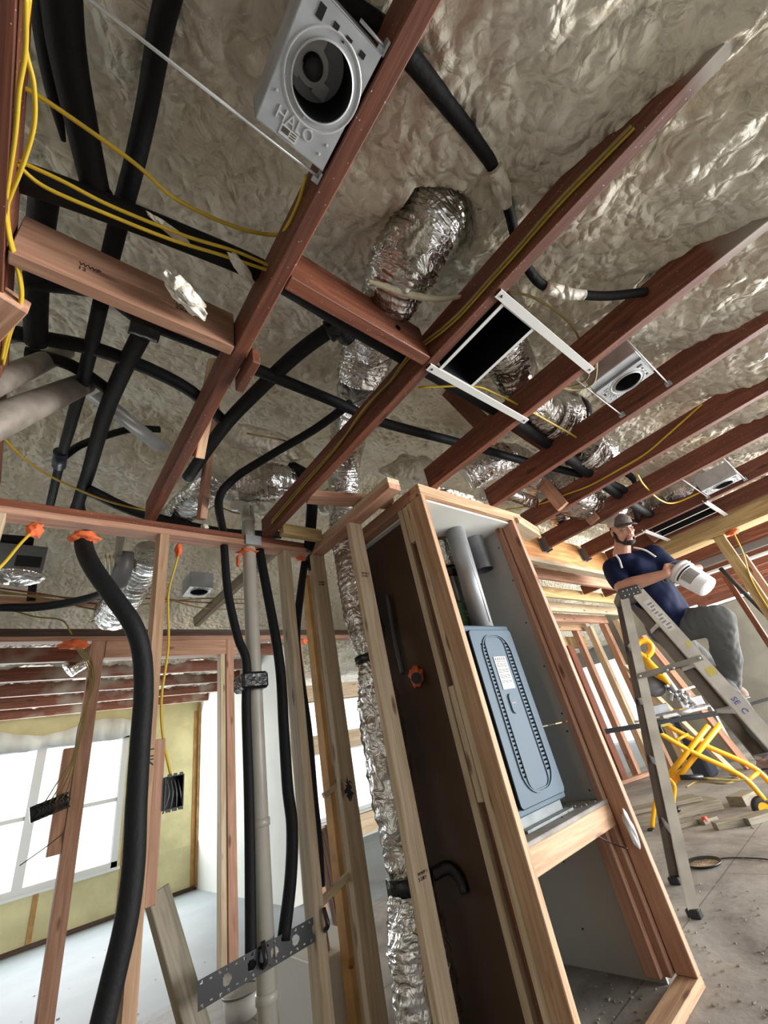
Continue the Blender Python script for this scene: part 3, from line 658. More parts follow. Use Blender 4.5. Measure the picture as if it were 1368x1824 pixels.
# plenum sleeve on the left inside, with strap, silver box and green drier
p0 = PY(788, 915, 1.62); p1 = PY(805, 1010, 1.62)
rib = lambda i, a, p: 1+0.05*noise.noise(p*30)
tube('flex_duct', [(2.085, 1.63, 2.26), (2.085, 1.63, 2.05)], 0.068, 'foil', sub=8, seg=28, label='crumpled foil duct sleeve at the top left inside the closet', cat='duct', wob=rib)
tube('duct_strap', [(2.085, 1.63, 2.05), (2.085, 1.63, 1.98)], 0.066, 'blackgl', sub=1, seg=28, label='black tape band around the foil sleeve inside the closet', cat='tape')
box('metal_collar', (2.02, 1.565, 1.80), (2.15, 1.70, 1.975), 'galvd', bev=0.01, label='dull metal box collar below the foil sleeve inside the closet', cat='collar')
fd = empty('green_canister', (1.90, 1.60, 1.60), 'green canister with pale lettering standing on the furnace behind the vent pipe', 'canister')
bm = bmesh.new(); lathe_bm(bm, [(0.001, 1.60), (0.04, 1.60), (0.042, 1.61), (0.042, 1.785), (0.03, 1.80), (0.001, 1.80)], 28, Matrix.Translation((2.045, 1.60, 0))); fin('body', bm, 'green', fd)
text('lettering', 'XXX\nXX', 0.022, axes((1, 0, 0), (0, 0, 1), (0, -1, 0), (2.025, 1.556, 1.72)), 'paper', fd)
# black printed duct below the shelf
bp = empty('black_duct', (1.75, 1.5, 0), 'black wrapped duct with white printed marks leaning in the space under the furnace', 'duct')
a_ = PY(985, 1625, 1.50); b_ = PY(1075, 1824+30, 1.42); 
tube('duct_body', [(1.70, 1.56, 0.60), (1.73, 1.53, 0.3), (1.76, 1.50, 0.0)], 0.05, 'blackgl', bp, sub=8, seg=24, wob=lambda i, a, p: 1+0.05*noise.noise(p*25))
bm = bmesh.new(); random.seed(3)
for k in range(26):
    z = 0.54-0.019*k + random.uniform(-.004, .004); cx_ = 1.70+0.06*(0.6-z)/0.6; cy_ = 1.56-0.06*(0.6-z)/0.6
    ang = -PI/2 + random.choice((-0.5, 0.1, 0.5)) + random.uniform(-.1, .1)
    mm = Matrix.Translation((cx_+0.051*math.cos(ang), cy_+0.051*math.sin(ang), z)) @ Matrix.Rotation(ang, 4, 'Z')
    bxm(bm, (0, 0, 0), (0.0015, 0.014, 0.005), mm); bxm(bm, (0, 0.006, 0.005), (0.0015, 0.004, 0.012), mm)
fin('white_print', bm, 'paper', bp)
tube('thin_wire', [PY(1000, 1455, 1.40), PY(1045, 1478, 1.36), PY(1085, 1500, 1.32), PY(1118, 1512, 1.26)], 0.0028, 'blackpl', label='thin dark wire curving over the front edge of the furnace shelf', cat='wire')
# crumpled clear film at the shelf end
bm = bmesh.new(); bmesh.ops.create_icosphere(bm, subdivisions=4, radius=0.05)
c0 = Vector((2.405, 1.27, 0.56))
for v in bm.verts:
    n_ = noise.noise(v.co*28)*0.35 + 1; v.co = Vector((v.co.x*0.45*n_, v.co.y*0.35*n_, v.co.z*1.5*n_)) + c0
o = fin('plastic_wrap', bm, 'clearpl'); tag(o, 'crumpled clear plastic wrap caught at the right end of the shelf board', 'plastic')
# foam crumbs on the closet header
def lump(name, c, s, seed, lab, mat='foam', cat='foam lump', amp=0.35, fr=22, sub=4, rot=0):
    bm = bmesh.new(); bmesh.ops.create_icosphere(bm, subdivisions=sub, radius=1.0)
    R_ = Matrix.Rotation(rot, 3, 'Z')
    for v in bm.verts:
        k = 1 + amp*noise.noise(v.co*2.2 + Vector((seed, 0, 0))) + amp*0.4*noise.noise(v.co*6 + Vector((0, seed, 0)))
        v.co = R_ @ Vector((v.co.x*s[0]*k, v.co.y*s[1]*k, v.co.z*s[2]*k))
    o = fin(name, bm, mat, smooth=True, mw=Matrix.Translation(Vector(c))); return tag(o, lab, cat)
M['brightfoam'] = foam_mat('bright_cut_foam', (0.80, 0.76, 0.66), (0.66, 0.60, 0.48))
lump('foam_lump', (1.95, 1.31, 2.375), (0.26, 0.05, 0.032), 2, 'ragged white foam spilling over the top of the closet header', 'brightfoam', amp=0.8)
lump('foam_lump', PZ(330, 525, 2.37), (0.075, 0.03, 0.03), 5, 'white foam drip on the pale block between the leftmost joists', 'brightfoam', rot=0.5, amp=0.3)
lump('foam_lump', PZ(430, 478, 2.42), (0.05, 0.016, 0.015), 8, 'white foam drip on the black pipe left of the first joist', 'brightfoam', rot=0.5, amp=0.25)
lump('foam_lump', PZ(305, 412, 2.46), (0.06, 0.012, 0.012), 11, 'thin sliver of white foam under the twin yellow cables', 'brightfoam', rot=0.2, amp=0.25)
lump('foam_lump', (0.66, 2.07, 2.36), (0.02, 0.018, 0.015), 12, 'small white foam crumb on the near top plate', 'brightfoam')

# ================================================================ INSULATED BLACK LINES
def hose(pts, r, lab, mat='black', cat='insulated pipe', group=None, name='insulated_pipe', **kw):
    return tube(name, pts, r, mat, label=lab, cat=cat, group=group, seg=16, **kw)
hose([(-0.30, 0.80, 2.50), (-0.166, 0.764, 2.50), (0.1, 0.72, 2.505), (0.405, 0.68, 2.50), (0.70, 0.685, 2.49), (0.951, 0.692, 2.49), (1.35, 0.70, 2.49), (1.764, 0.716, 2.50), (2.3, 0.75, 2.50), (3.0, 0.80, 2.48), (3.7, 0.85, 2.46), (4.6, 0.88, 2.46)], 0.036, 'thickest black insulated pipe running the whole ceiling under the twin yellow cables', cat='insulated pipe')
hose([PZ(40, 500, 2.56), PZ(180, 520, 2.56), PZ(260, 572, 2.56), PZ(400, 628, 2.56), PZ(450, 655, 2.56), PZ(600, 717, 2.56), PZ(680, 752, 2.56), PZ(830, 792, 2.56), PZ(930, 820, 2.56), PZ(1050, 850, 2.50), PZ(1120, 880, 2.47), (4.4, 1.05, 2.46)], 0.026, 'black insulated pipe crossing just behind the pale block and on past the silver riser')
hose([PZ(-20, 585, 2.62), PZ(60, 600, 2.62), PZ(190, 628, 2.62), PZ(330, 690, 2.62), PZ(405, 757, 2.62)], 0.027, 'black insulated pipe branching left from the diagonal pipe under the ceiling')
hose([PZ(105, -60, 2.56), PZ(118, 80, 2.56), PZ(145, 220, 2.56), PZ(170, 335, 2.54), PZ(178, 350, 2.52)], [0.038, 0.038, 0.036, 0.034, 0.034], 'very thick black insulated pipe dropping from the top left corner')
hose([PZ(78, -60, 2.585), PZ(82, 60, 2.585), PZ(95, 160, 2.59), PZ(113, 250, 2.62)], [0.024, 0.024, 0.018, 0.006], 'thinner black pipe beside the thick one in the top left corner')
hose([PZ(310, -40, 2.625), PZ(285, 60, 2.65), PZ(262, 190, 2.685), PZ(240, 290, 2.65), PZ(212, 395, 2.60), PZ(196, 460, 2.60)], 0.026, 'black pipe half buried in foam left of the large can light')
hose([PZ(80, 340, 2.60), PZ(70, 430, 2.60), PZ(64, 520, 2.60), PZ(64, 610, 2.60)], 0.035, 'short vertical-looking black pipe between two cross pipes at far left')
hose([PZ(182, 530, 2.60), PZ(152, 660, 2.62), PZ(122, 770, 2.64), PZ(108, 820, 2.66), PZ(88, 905, 2.68)], [0.024, 0.024, 0.022, 0.020, 0.020], 'slim black drain pipe with a coupling running down to the plate')
hose([PZ(258, 585, 2.60), PZ(215, 670, 2.62), PZ(185, 745, 2.64), PZ(158, 840, 2.66), PZ(140, 895, 2.66), PZ(138, 925, 2.66)], [0.033, 0.032, 0.032, 0.031, 0.030, 0.055], 'thick black pipe with a taped flare at its foot above the plate')
hose([PZ(45, 628, 2.66), PZ(125, 650, 2.66), PZ(190, 692, 2.66)], 0.024, 'short slanting black branch pipe at far left')
hose([PZ(605, 575, 2.56), PZ(530, 630, 2.57), PZ(450, 705, 2.58), PZ(395, 765, 2.60), PZ(335, 850, 2.62)], 0.031, 'black diagonal pipe from the wrapped tee down behind the joist with the can light')
hose([PZ(625, 718, 2.58), PZ(560, 765, 2.58), PZ(480, 812, 2.56), PZ(418, 852, 2.50), PZ(390, 890, 2.42), (0.78, 2.115, 2.36), (0.785, 2.115, 2.25), (0.80, 2.11, 2.0), (0.84, 2.09, 1.75), (0.875, 2.075, 1.62), (0.865, 2.07, 1.40), (0.865, 2.07, 1.0), (0.86, 2.085, 0.52)], 0.0215, 'black hose curving over the plate and down the left side of the white drain pipe', name='insulated_hose')
hose([PY(150, 950, 2.115), PY(150, 975, 2.11), PY(165, 1010, 2.05), PY(200, 1060, 2.0), PY(235, 1110, 1.98), PY(252, 1160, 2.0), PY(256, 1230, 2.03), PY(250, 1320, 2.05), PY(243, 1430, 2.05), PY(238, 1540, 2.05), PY(225, 1640, 2.05), PY(200, 1750, 2.06), PY(178, 1850, 2.06), PY(165, 1960, 2.07)], 0.037, 'longest thick black hose, S-curved, in front of the pencil-marked stud', name='insulated_hose')
hose([PY(462, 980, 2.115), PY(475, 1050, 2.10), PY(490, 1130, 2.08), PY(500, 1200, 2.08), PY(505, 1290, 2.08), PY(512, 1400, 2.08), PY(520, 1470, 2.08), PY(518, 1560, 2.08), PY(505, 1675, 2.08)], 0.026, 'black hose right of the white drain pipe, bowed in the middle', name='insulated_hose')
hose([PY(545, 985, 2.2), PY(535, 1060, 2.2), PY(528, 1130, 2.2), PY(534, 1200, 2.2), PY(548, 1300, 2.2), PY(558, 1420, 2.2), PY(566, 1500, 2.2), PY(570, 1580, 2.2)], 0.024, 'black hose hanging just left of the corner stud', name='insulated_hose')
hose([PZ(560, -20, 2.515), PZ(625, 22, 2.51), PZ(700, 70, 2.50), PZ(735, 108, 2.50), PZ(800, 190, 2.51), PZ(850, 255, 2.53), PZ(885, 310, 2.55), PZ(908, 380, 2.54), PZ(920, 430, 2.52), PZ(945, 485, 2.48), PZ(975, 512, 2.46), PZ(1030, 524, 2.45), PZ(1085, 527, 2.44), PZ(1150, 520, 2.44)], [0.028, 0.028, 0.026, 0.024, 0.022, 0.020, 0.018, 0.017, 0.016, 0.017, 0.017, 0.017, 0.017, 0.017], 'black pipe arching across the upper ceiling, partly smeared with foam')
foam_sleeve = tube('foam_sleeve', [PZ(880, 300, 2.535), PZ(895, 335, 2.53), PZ(903, 368, 2.525)], [0.024, 0.027, 0.016], 'foam', sub=10, seg=18, label='foam coating on the middle of the arching black pipe', cat='foam', wob=lambda i, a, p: 1+0.15*noise.noise(p*30))
tube('foam_sleeve', [PZ(972, 511, 2.452), PZ(1005, 522, 2.445), PZ(1040, 526, 2.44)], [0.019, 0.023, 0.018], 'brightfoam', sub=10, seg=18, label='pale foam coating on the arching pipe right of the long joist', cat='foam', wob=lambda i, a, p: 1+0.15*noise.noise(p*30))
hose([PZ(585, 590, 2.54), PZ(603, 582, 2.54), PZ(622, 600, 2.54)], 0.042, 'taped black tee joint where the diagonal pipe meets the cross pipe', mat='blackgl', wob=lambda i, a, p: 1+0.12*noise.noise(p*40))
hose([PZ(232, 572, 2.55), PZ(258, 582, 2.55), PZ(285, 592, 2.55)], 0.040, 'taped black tee joint below the pale block', mat='blackgl', wob=lambda i, a, p: 1+0.12*noise.noise(p*40))
hose([PZ(108, 805, 2.655), PZ(105, 830, 2.655)], 0.030, 'bluish coupling on the slim black drain pipe', mat=plain('blue_black_plastic', (0.02, 0.03, 0.05), 0.35), sub=2)
hose([PZ(112, 815, 2.66), PZ(150, 790, 2.72), PZ(230, 765, 2.80), PZ(285, 765, 2.84)], 0.018, 'thin black side branch from the coupling into the foam')
hose([PZ(868, 715, 2.62), PZ(960, 770, 2.60), PZ(1050, 820, 2.56), PZ(1130, 855, 2.52), (4.3, 1.0, 2.50), (5.0, 1.05, 2.48)], 0.024, 'black pipe running beside the thick one towards the man')
hose([PY(0, 1082, 4.0), PY(60, 1082, 3.9), PY(130, 1072, 3.7), PY(180, 1058, 3.4), PY(200, 1040, 3.0)], 0.03, 'black pipe sagging above the second wall at far left')
hose([PY(55, 1070, 3.92), PY(58, 1045, 3.92), PY(60, 1015, 3.9)], 0.026, 'short black stub joining the sagging pipe under the square metal box')
hose([PY(222, 985, 2.6), PY(220, 1010, 2.62), PY(210, 1040, 2.7)], 0.05, 'greyish printed pipe just below the near plate', mat='sawgrey')
hose([PX(520, 830, 1.15), PX(548, 850, 1.2), PX(556, 890, 1.25), PX(552, 960, 1.3), PX(550, 1010, 1.4)], 0.035, 'black pipe arching behind the foot of the long joist')
hose([PY(-10, 960, 2.8), PY(60, 965, 2.8)], 0.03, 'black pipe above the square metal box at far left')
hose([(0.12, 2.30, 2.62), (0.40, 2.42, 2.60), (0.9, 2.5, 2.60), (1.35, 2.5, 2.65)], 0.03, 'black pipe lying level behind the near top plate')

# white drain pipe
dp = empty('drain_pipe', (0.93, 2.115, 0.04), 'white plastic drain pipe rising through the near plate to an elbow', 'pipe')
tube('pipe_body', [(0.93, 2.115, 0.0), (0.93, 2.115, 2.36), (0.93, 2.115, 2.50)], 0.0375, 'pvc', dp, sub=2, seg=28)
tube('elbow', [(0.93, 2.115, 2.47), (0.93, 2.12, 2.54), (0.905, 2.14, 2.59), (0.86, 2.17, 2.61)], [0.0375, 0.040, 0.040, 0.038], 'pvc', dp, sub=8, seg=24)
for z in (0.40, 0.93, 2.46):
    bm = bmesh.new(); lathe_bm(bm, [(0.0378, z), (0.0425, z+0.002), (0.0425, z+0.03), (0.0378, z+0.032)], 28, Matrix.Translation((0.93, 2.115, 0)))
    fin('coupling', bm, 'pvc', dp)
o = box('duct_tape', (0.838, 2.035, 1.485), (0.972, 2.16, 1.565), 'blackgl', bev=0.012, label='black tape wrap tying the hose to the white drain pipe', cat='tape')
box('nail_plate', (0.89, 2.062, 2.285), (0.985, 2.068, 2.348), 'galv', label='galvanized nail plate on the near top plate in front of the white pipe', cat='nail plate')
box('nail_plate', (1.29, 2.063, 2.285), (1.325, 2.069, 2.35), 'galvd', label='small dull nail plate at the right end of the near top plate', cat='nail plate')
# perforated strip
def pstrip():
    r_ = empty('perforated_strip', (1.0, 2.06, 0.46), 'black perforated metal strip screwed across the bottoms of the studs', 'metal strip')
    A = PY(352, 1775, 2.062); B = PY(560, 1655, 2.062)
    L = (B-A).length; bm = bmesh.new(); n = 46; h = 0.075
    holes = [(0.10, 0, .016), (0.19, 0, .016), (0.28, 0, .016), (0.37, 0, .016), (0.46, 0, .016), (0.55, 0, .016)]
    nx, nz_ = int(L/0.0045), 17; V_ = {}
    for i in range(nx+1):
        for k in range(nz_+1):
            V_[i, k] = bm.verts.new((i*L/nx, 0, (k/nz_-0.5)*h))
    for i in range(nx):
        for k in range(nz_):
            cx_ = (i+.5)*L/nx; cz_ = ((k+.5)/nz_-0.5)*h
            if any(math.hypot(cx_-a, cz_-b_) < r for a, b_, r in holes): continue
            u_ = (cx_ % 0.03)-0.015
            if math.hypot(u_, abs(cz_)-0.027) < 0.0042: continue
            bm.faces.new((V_[i, k], V_[i+1, k], V_[i+1, k+1], V_[i, k+1]))
    for v in list(bm.verts):
        if not v.link_faces: bm.verts.remove(v)
    g = bmesh.ops.extrude_face_region(bm, geom=bm.faces[:])
    for v in [e for e in g['geom'] if isinstance(e, bmesh.types.BMVert)]: v.co.y += 0.002
    x_ = (B-A).normalized(); z_ = (Vector((0, 0, 1)) - x_*x_.z).normalized(); y_ = z_.cross(x_)
    o = fin('strip', bm, 'blackpl', r_, mw=axes(x_, y_, z_, A))
    for t_ in (0.23, 0.50):
        c = A + x_*t_
        tube('hose_clip', [c + Vector((0, -0.004, -0.02)), c + Vector((0, -0.03, 0.0)), c + Vector((0, -0.01, 0.05))], 0.009, 'blackgl', r_, seg=10)
pstrip()
# leaning grey timber
A = PY(278, 1588, 2.30); B = PY(345, 1824, 2.20); d = (B-A).normalized(); Bf = A + d*((0.03-A.z)/d.z)
board('leaning_timber', A, Bf, 0.045, 0.085, 'grey', 'weathered grey timber leaning against the pencil-marked stud', 'timber', up=(1, 0.2, 0))

# ================================================================ FOIL DUCTS
def fduct(pts, r, lab, ribs=True, name='flex_duct', mat='foil', sub=20, amp=0.07, flat=None, **kw):
    def wob(i, a, p):
        return 1 + (0.035*math.sin(i*2.1 + 2.5*noise.noise(p*8)) if ribs else 0) + amp*noise.noise(p*13) + amp*0.5*noise.noise(p*40)
    return tube(name, pts, r, mat, sub=sub, seg=44, label=lab, cat='duct', wob=wob, flat=flat, **kw)
fduct([PZ(800, 350, 2.72), PZ(770, 395, 2.66), PZ(730, 455, 2.60), PZ(700, 515, 2.585), PZ(688, 545, 2.62)], [0.08, 0.12, 0.125, 0.115, 0.10], 'fat torn foil duct elbow coming out of the hole in the ceiling foam', amp=0.12)
lump('glass_wool', PZ(742, 425, 2.462), (0.04, 0.055, 0.012), 3, 'tuft of torn glass wool on the fat duct elbow', 'fibre', 'insulation', amp=0.9)
fduct([PZ(668, 575, 2.74), PD(655, 620, 2.05), PD(640, 680, 2.15)], [0.125, 0.128, 0.12], 'bright foil duct section just above the wrapped tee', amp=0.08)
fduct([PD(640, 690, 2.2), PD(624, 760, 2.5), PX(614, 820, 1.42), PX(612, 880, 1.47), PX(614, 940, 1.49), (1.50, 1.90, 2.20), (1.50, 1.89, 1.95), (1.50, 1.87, 1.70), (1.49, 1.86, 1.56)], [0.115, 0.11, 0.105, 0.10, 0.10, 0.10, 0.105, 0.105, 0.075], 'tall silver duct riser dropping behind the return wall plates', amp=0.08)
fduct([(1.49, 1.86, 1.54), (1.49, 1.86, 1.30), (1.48, 1.85, 0.95), (1.47, 1.84, 0.62)], [0.075, 0.112, 0.112, 0.085], 'silver duct between the two black straps behind the stud', amp=0.12)
fduct([(1.47, 1.84, 0.60), (1.46, 1.84, 0.45), (1.45, 1.84, 0.25), (1.45, 1.84, 0.06)], [0.09, 0.125, 0.13, 0.11], 'widest bottom section of the silver duct near the floor', amp=0.14)
tube('duct_strap', [(1.49, 1.86, 1.57), (1.49, 1.86, 1.53)], 0.090, 'blackgl', sub=2, seg=24, label='black strap pinching the silver riser above the middle', cat='strap')
bs = empty('duct_strap', (1.455, 1.82, 0.6), 'wide black strap around the silver duct low down', 'strap')
tube('band', [(1.47, 1.84, 0.635), (1.47, 1.84, 0.575)], 0.102, 'blackgl', bs, sub=2, seg=24)
tube('tail', [(1.54, 1.765, 0.61), (1.60, 1.72, 0.62), (1.625, 1.69, 0.58), (1.63, 1.68, 0.53)], 0.026, 'blackgl', bs, sub=6, seg=10)
fduct([PZ(880, 590, 2.60), PZ(905, 640, 2.60), PZ(935, 700, 2.58), PZ(975, 740, 2.56)], [0.11, 0.11, 0.10, 0.10], 'foil duct leaving the rectangular register box to the right')
fduct([PZ(970, 735, 2.62), PZ(1005, 745, 2.62)], [0.15, 0.15], 'bright ribbed duct end with a black band beneath the second can light')
tube('duct_strap', [PZ(1006, 746, 2.62), PZ(1014, 748, 2.62)], 0.155, 'blackgl', sub=1, seg=30, label='black band round the bright duct end beneath the second can light', cat='strap')
fduct([PZ(1030, 790, 2.62), PZ(1070, 815, 2.60)], [0.15, 0.15], 'bright ribbed duct between the third and fourth joists')
fduct([PZ(830, 850, 2.62), PZ(880, 820, 2.68), PZ(930, 830, 2.7), PZ(975, 880, 2.66), PZ(1000, 920, 2.6)], [0.11, 0.12, 0.12, 0.13, 0.12], 'big crumpled foil duct sweeping above the closet header')
fduct([PZ(860, 880, 2.52), PZ(905, 880, 2.52), PZ(950, 895, 2.50)], [0.05, 0.05, 0.05], 'thin bright foil pipe lying above the closet header', ribs=False)
fduct([PZ(985, 860, 2.58), PZ(1045, 895, 2.56), PZ(1090, 900, 2.56)], [0.16, 0.17, 0.15], 'foil duct behind the pale cleats left of the man')
fduct([PZ(1110, 890, 2.60), PZ(1160, 905, 2.58), PZ(1215, 870, 2.56), PZ(1250, 850, 2.6)], [0.12, 0.12, 0.12, 0.10], 'crumpled foil duct beyond the man\'s cap running to the third can light')
a = PX(305, 925, 0.72); 
fduct([PZ(312, 922, 2.68), PZ(355, 885, 2.70), PZ(400, 850, 2.74)], [0.095, 0.11, 0.11], 'foil duct with a flattened mouth behind the first joist foot', flat=(1, 0.75))
fduct([PZ(425, 865, 2.72), PZ(480, 858, 2.72), PZ(535, 862, 2.72)], [0.10, 0.12, 0.10], 'foil duct glinting behind the arching black pipe')
fduct([PY(268, 985, 2.75), PY(250, 1020, 3.0), PY(225, 1060, 3.3), PY(200, 1095, 3.7)], [0.10, 0.105, 0.12, 0.13], 'foil duct seen below the near plate beside the long hose')
fduct([PY(120, 1195, 4.9), PY(165, 1165, 4.9), PY(178, 1145, 4.9)], 0.07, 'bright foil duct passing over the far room joists')
for p_, s_, sd, lab in ((PZ(470, 790, 2.86), (0.30, 0.10, 0.07), 1, 'foam-covered duct hump behind the arching black pipe'), (PZ(740, 850, 2.80), (0.26, 0.18, 0.12), 4, 'smooth foam-covered duct bulge left of the closet corner'), (PZ(470, 905, 2.62), (0.12, 0.08, 0.06), 6, 'foam-covered fitting behind the white elbow'), (PZ(590, 895, 2.66), (0.10, 0.10, 0.10), 9, 'dusty foam lump behind the silver riser')):
    lump('foam_bulge', p_, s_, sd, lab, 'foam', 'foam bulge', amp=0.25)
# sheet-metal channel under the foam at left and cut pipes at the left edge
o = tube('metal_channel', [PZ(165, 700, 2.72), PZ(290, 800, 2.76)], 0.045, 'galvl', sub=1, seg=4, label='bright sheet-metal channel emerging from the foam at left', cat='metal channel', flat=(1, 0.35))
tube('metal_channel', [PZ(345, 840, 2.74), PZ(410, 890, 2.72)], 0.05, 'galvl', sub=1, seg=4, label='bright sheet-metal strip between the joist foot and the arching pipe', cat='metal channel', flat=(1, 0.3))
for a_, b_, r0, lab in (((-60, 705), (118, 625), 0.040, 'upper dusty grey pipe sticking in from the left edge'), ((-60, 775), (152, 682), 0.052, 'lower dusty grey pipe sticking in from the left edge'), ((-40, 612), (50, 604), 0.011, 'thin dusty grey rod above the two grey pipes')):
    tube('grey_pipe', [PD(*a_, 1.25), PD(*b_, 1.75)], [r0*1.1, r0*0.8], M['dustypipe'] if 'dustypipe' in M else M.setdefault('dustypipe', plain('dusty_grey_metal', (0.30, 0.26, 0.22), 0.5, 0.35, nz=0.35, nscale=14)), sub=10, seg=20, label=lab, cat='pipe')
# ================================================================ CABLES
def cable(pts, r, mat, lab, **kw):
    return tube('cable', pts, r, mat, label=lab, cat='cable', seg=8, sub=8, **kw)
def zpts(l, z): return [PZ(a, b_, z) for a, b_ in l]
cable(zpts([(52, -10), (45, 80), (60, 150), (60, 225), (38, 300), (20, 345), (13, 372), (18, 420), (36, 490), (38, 540), (18, 595), (5, 650)], 2.36), 0.0045, 'yel', 'right strand of the yellow cable pair hanging at the left edge')
cable(zpts([(46, -10), (45, 90), (34, 160), (27, 240), (14, 330), (9, 372), (16, 425), (34, 495), (35, 545), (12, 600), (3, 640)], 2.355), 0.0045, 'yel', 'left strand of the yellow cable pair hanging at the left edge')
cable(zpts([(10, 140), (70, 172), (170, 240), (245, 295), (300, 345)], 2.47) + zpts([(345, 372), (400, 397), (450, 413), (495, 418)], 2.50) + zpts([(512, 402), (532, 360), (546, 312)], 2.43), 0.0055, 'yel', 'single yellow cable swooping to the large can light')
cable(zpts([(30, 285), (110, 322), (200, 368), (330, 420), (420, 448), (500, 482)], 2.44), 0.0050, 'yel', 'upper of the twin yellow cables lying along the thick black pipe')
cable(zpts([(30, 293), (80, 333), (180, 377), (300, 425), (400, 456), (490, 486)], 2.43), 0.0050, 'yel', 'lower of the twin yellow cables lying along the thick black pipe')
cable(zpts([(-10, 765), (60, 830), (130, 868), (200, 895), (262, 910)], 2.50), 0.0050, 'yel', 'yellow cable sagging low at left towards the first joist foot')
for k, (off, lab) in enumerate(((0, 'outer'), (0.014, 'inner'))):
    cable([PX(x_, y_, 1.003-off) + Vector((0, 0, off*1.2)) for x_, y_ in ((1130, 228), (1068, 291), (995, 366), (915, 457), (868, 509), (824, 558), (788, 591), (733, 634), (697, 678+k*5), (668, 706+k*8), (639, 740+k*10), (600, 797+k*3), (540, 866), (484, 932))], 0.0045, 'olive' if k else 'yel', lab+' yellow cable stapled along the flank of the long joist')
cable(zpts([(745, 690), (840, 688), (880, 700), (940, 730), (985, 755), (1020, 775), (1040, 790)], 2.42), 0.005, 'yel', 'yellow cable passing under the register towards the foil ducts')
cable(zpts([(905, 520), (950, 530), (1000, 562), (1025, 590), (1035, 615)], 2.50), 0.005, 'olive', 'dull yellow cable looping right of the register box')
cable(zpts([(1060, 655), (1063, 640), (1058, 680), (1030, 694), (1000, 692)], 2.37), 0.0045, 'olive', 'cable loop by the junction box of the second can light')
cable(zpts([(1050, 650), (1045, 675), (1015, 690), (990, 688)], 2.375), 0.0045, 'olive', 'second cable loop by the junction box of the second can light')
cable([PX(x_, y_, 2.84) for x_, y_ in ((1250, 720), (1200, 765), (1150, 808), (1100, 838), (1050, 865), (1010, 880), (960, 898), (900, 908))], 0.006, 'yel', 'yellow cable lying along the joist above the closet\'s right corner')
cable(zpts([(1135, 845), (1148, 865), (1175, 890), (1200, 896), (1240, 880), (1275, 862)], 2.38), 0.006, 'yel', 'yellow and white cable drooping to the third can light')
cable(zpts([(655, 500), (690, 512), (740, 527), (790, 532), (850, 524)], 2.47), [0.006, 0.013, 0.013, 0.010, 0.004], 'cream', 'foam-crusted white cable strung in front of the fat duct elbow', wob=lambda i, a, p: 1+0.12*math.sin(i*1.9))
cable([PY(62, 942, 2.115), PY(35, 970, 2.08), PY(10, 1000, 2.05), PY(-20, 1030, 2.03)], 0.006, 'yel', 'yellow cable dropping from the orange sealant at the left edge')
cable([PY(322, 972, 2.115), PY(312, 1010, 2.115), PY(300, 1060, 2.13), PY(300, 1150, 2.15), PY(288, 1240, 2.15), PY(290, 1310, 2.14), PY(305, 1385, 2.12)], 0.0055, 'yel', 'yellow cable running down the pencil-marked stud to the small black box')
for k, (y0, y1, y2, mt_, lab) in enumerate(((1045, 1066, 1075, 'redc', 'dark red cable strung level above the second wall'), (1056, 1058, 1085, 'olive', 'dull yellow cable sagging above the second wall'), (1050, 1076, 1068, 'olive', 'second dull cable crossing it above the second wall'))):
    cable([PY(-20, y0, 3.8), PY(90, (y0+y1)/2+5, 3.8), PY(180, y1+10, 3.75), PY(260, y1, 3.8), PY(360, y2-2, 3.85), PY(440, y2, 3.9)], 0.007, mt_, lab)
cable([PY(0, 1080, 4.0), PY(60, 1098, 4.0), PY(110, 1105, 4.05), PY(128, 1130, 4.1)], 0.006, 'olive', 'cable curving down to the second wall plate at left')
for k in range(4):
    cable([(0.30+k*0.012, 4.16, 2.36), PY(152+k*4, 1180, 4.12), PY(160+k*2, 1225, 4.10), PY(150-k*3, 1290, 4.08), PY(135-k*2, 1350, 4.06), PY(122-k*8, 1400, 4.08), PY(105-k*9, 1432, 4.12)], 0.004, 'olive', ('leftmost', 'second', 'third', 'rightmost')[k]+' of the thin cables dropping from orange sealant to the long switch box')
cable([PY(112, 1485, 4.05), PY(80, 1510, 4.03), PY(35, 1542, 4.0)], 0.003, 'blackpl', 'loose thin wire hanging below the long switch box')
cable([PY(1285+22, 968, 0.6) if False else (4.90, 0.50, 2.21), (4.895, 0.53, 2.0), (4.892, 0.60, 1.7), (4.892, 0.61, 1.1)], 0.006, 'yel', 'yellow cable running down the leaning stud under the beam')
for (pts, lab) in (([(395, 905), (430, 915), (500, 912)], 'thin pale wire strung across the white elbow'), ([(440, 772), (520, 790), (575, 830)], 'brown cable half buried in foam above the arching pipe')):
    cable(zpts(pts, 2.60), 0.005, 'olive', lab)
for k in range(3):
    cable([(0.26+k*0.02, 2.45, 2.32), (0.33+k*0.02, 2.9, 2.36), (0.42+k*0.02, 3.6, 2.43), (0.40+k*0.03, 4.0, 2.48)], 0.005, 'olive', ('left', 'middle', 'right')[k]+' cable stapled to the greyish diagonal timber')

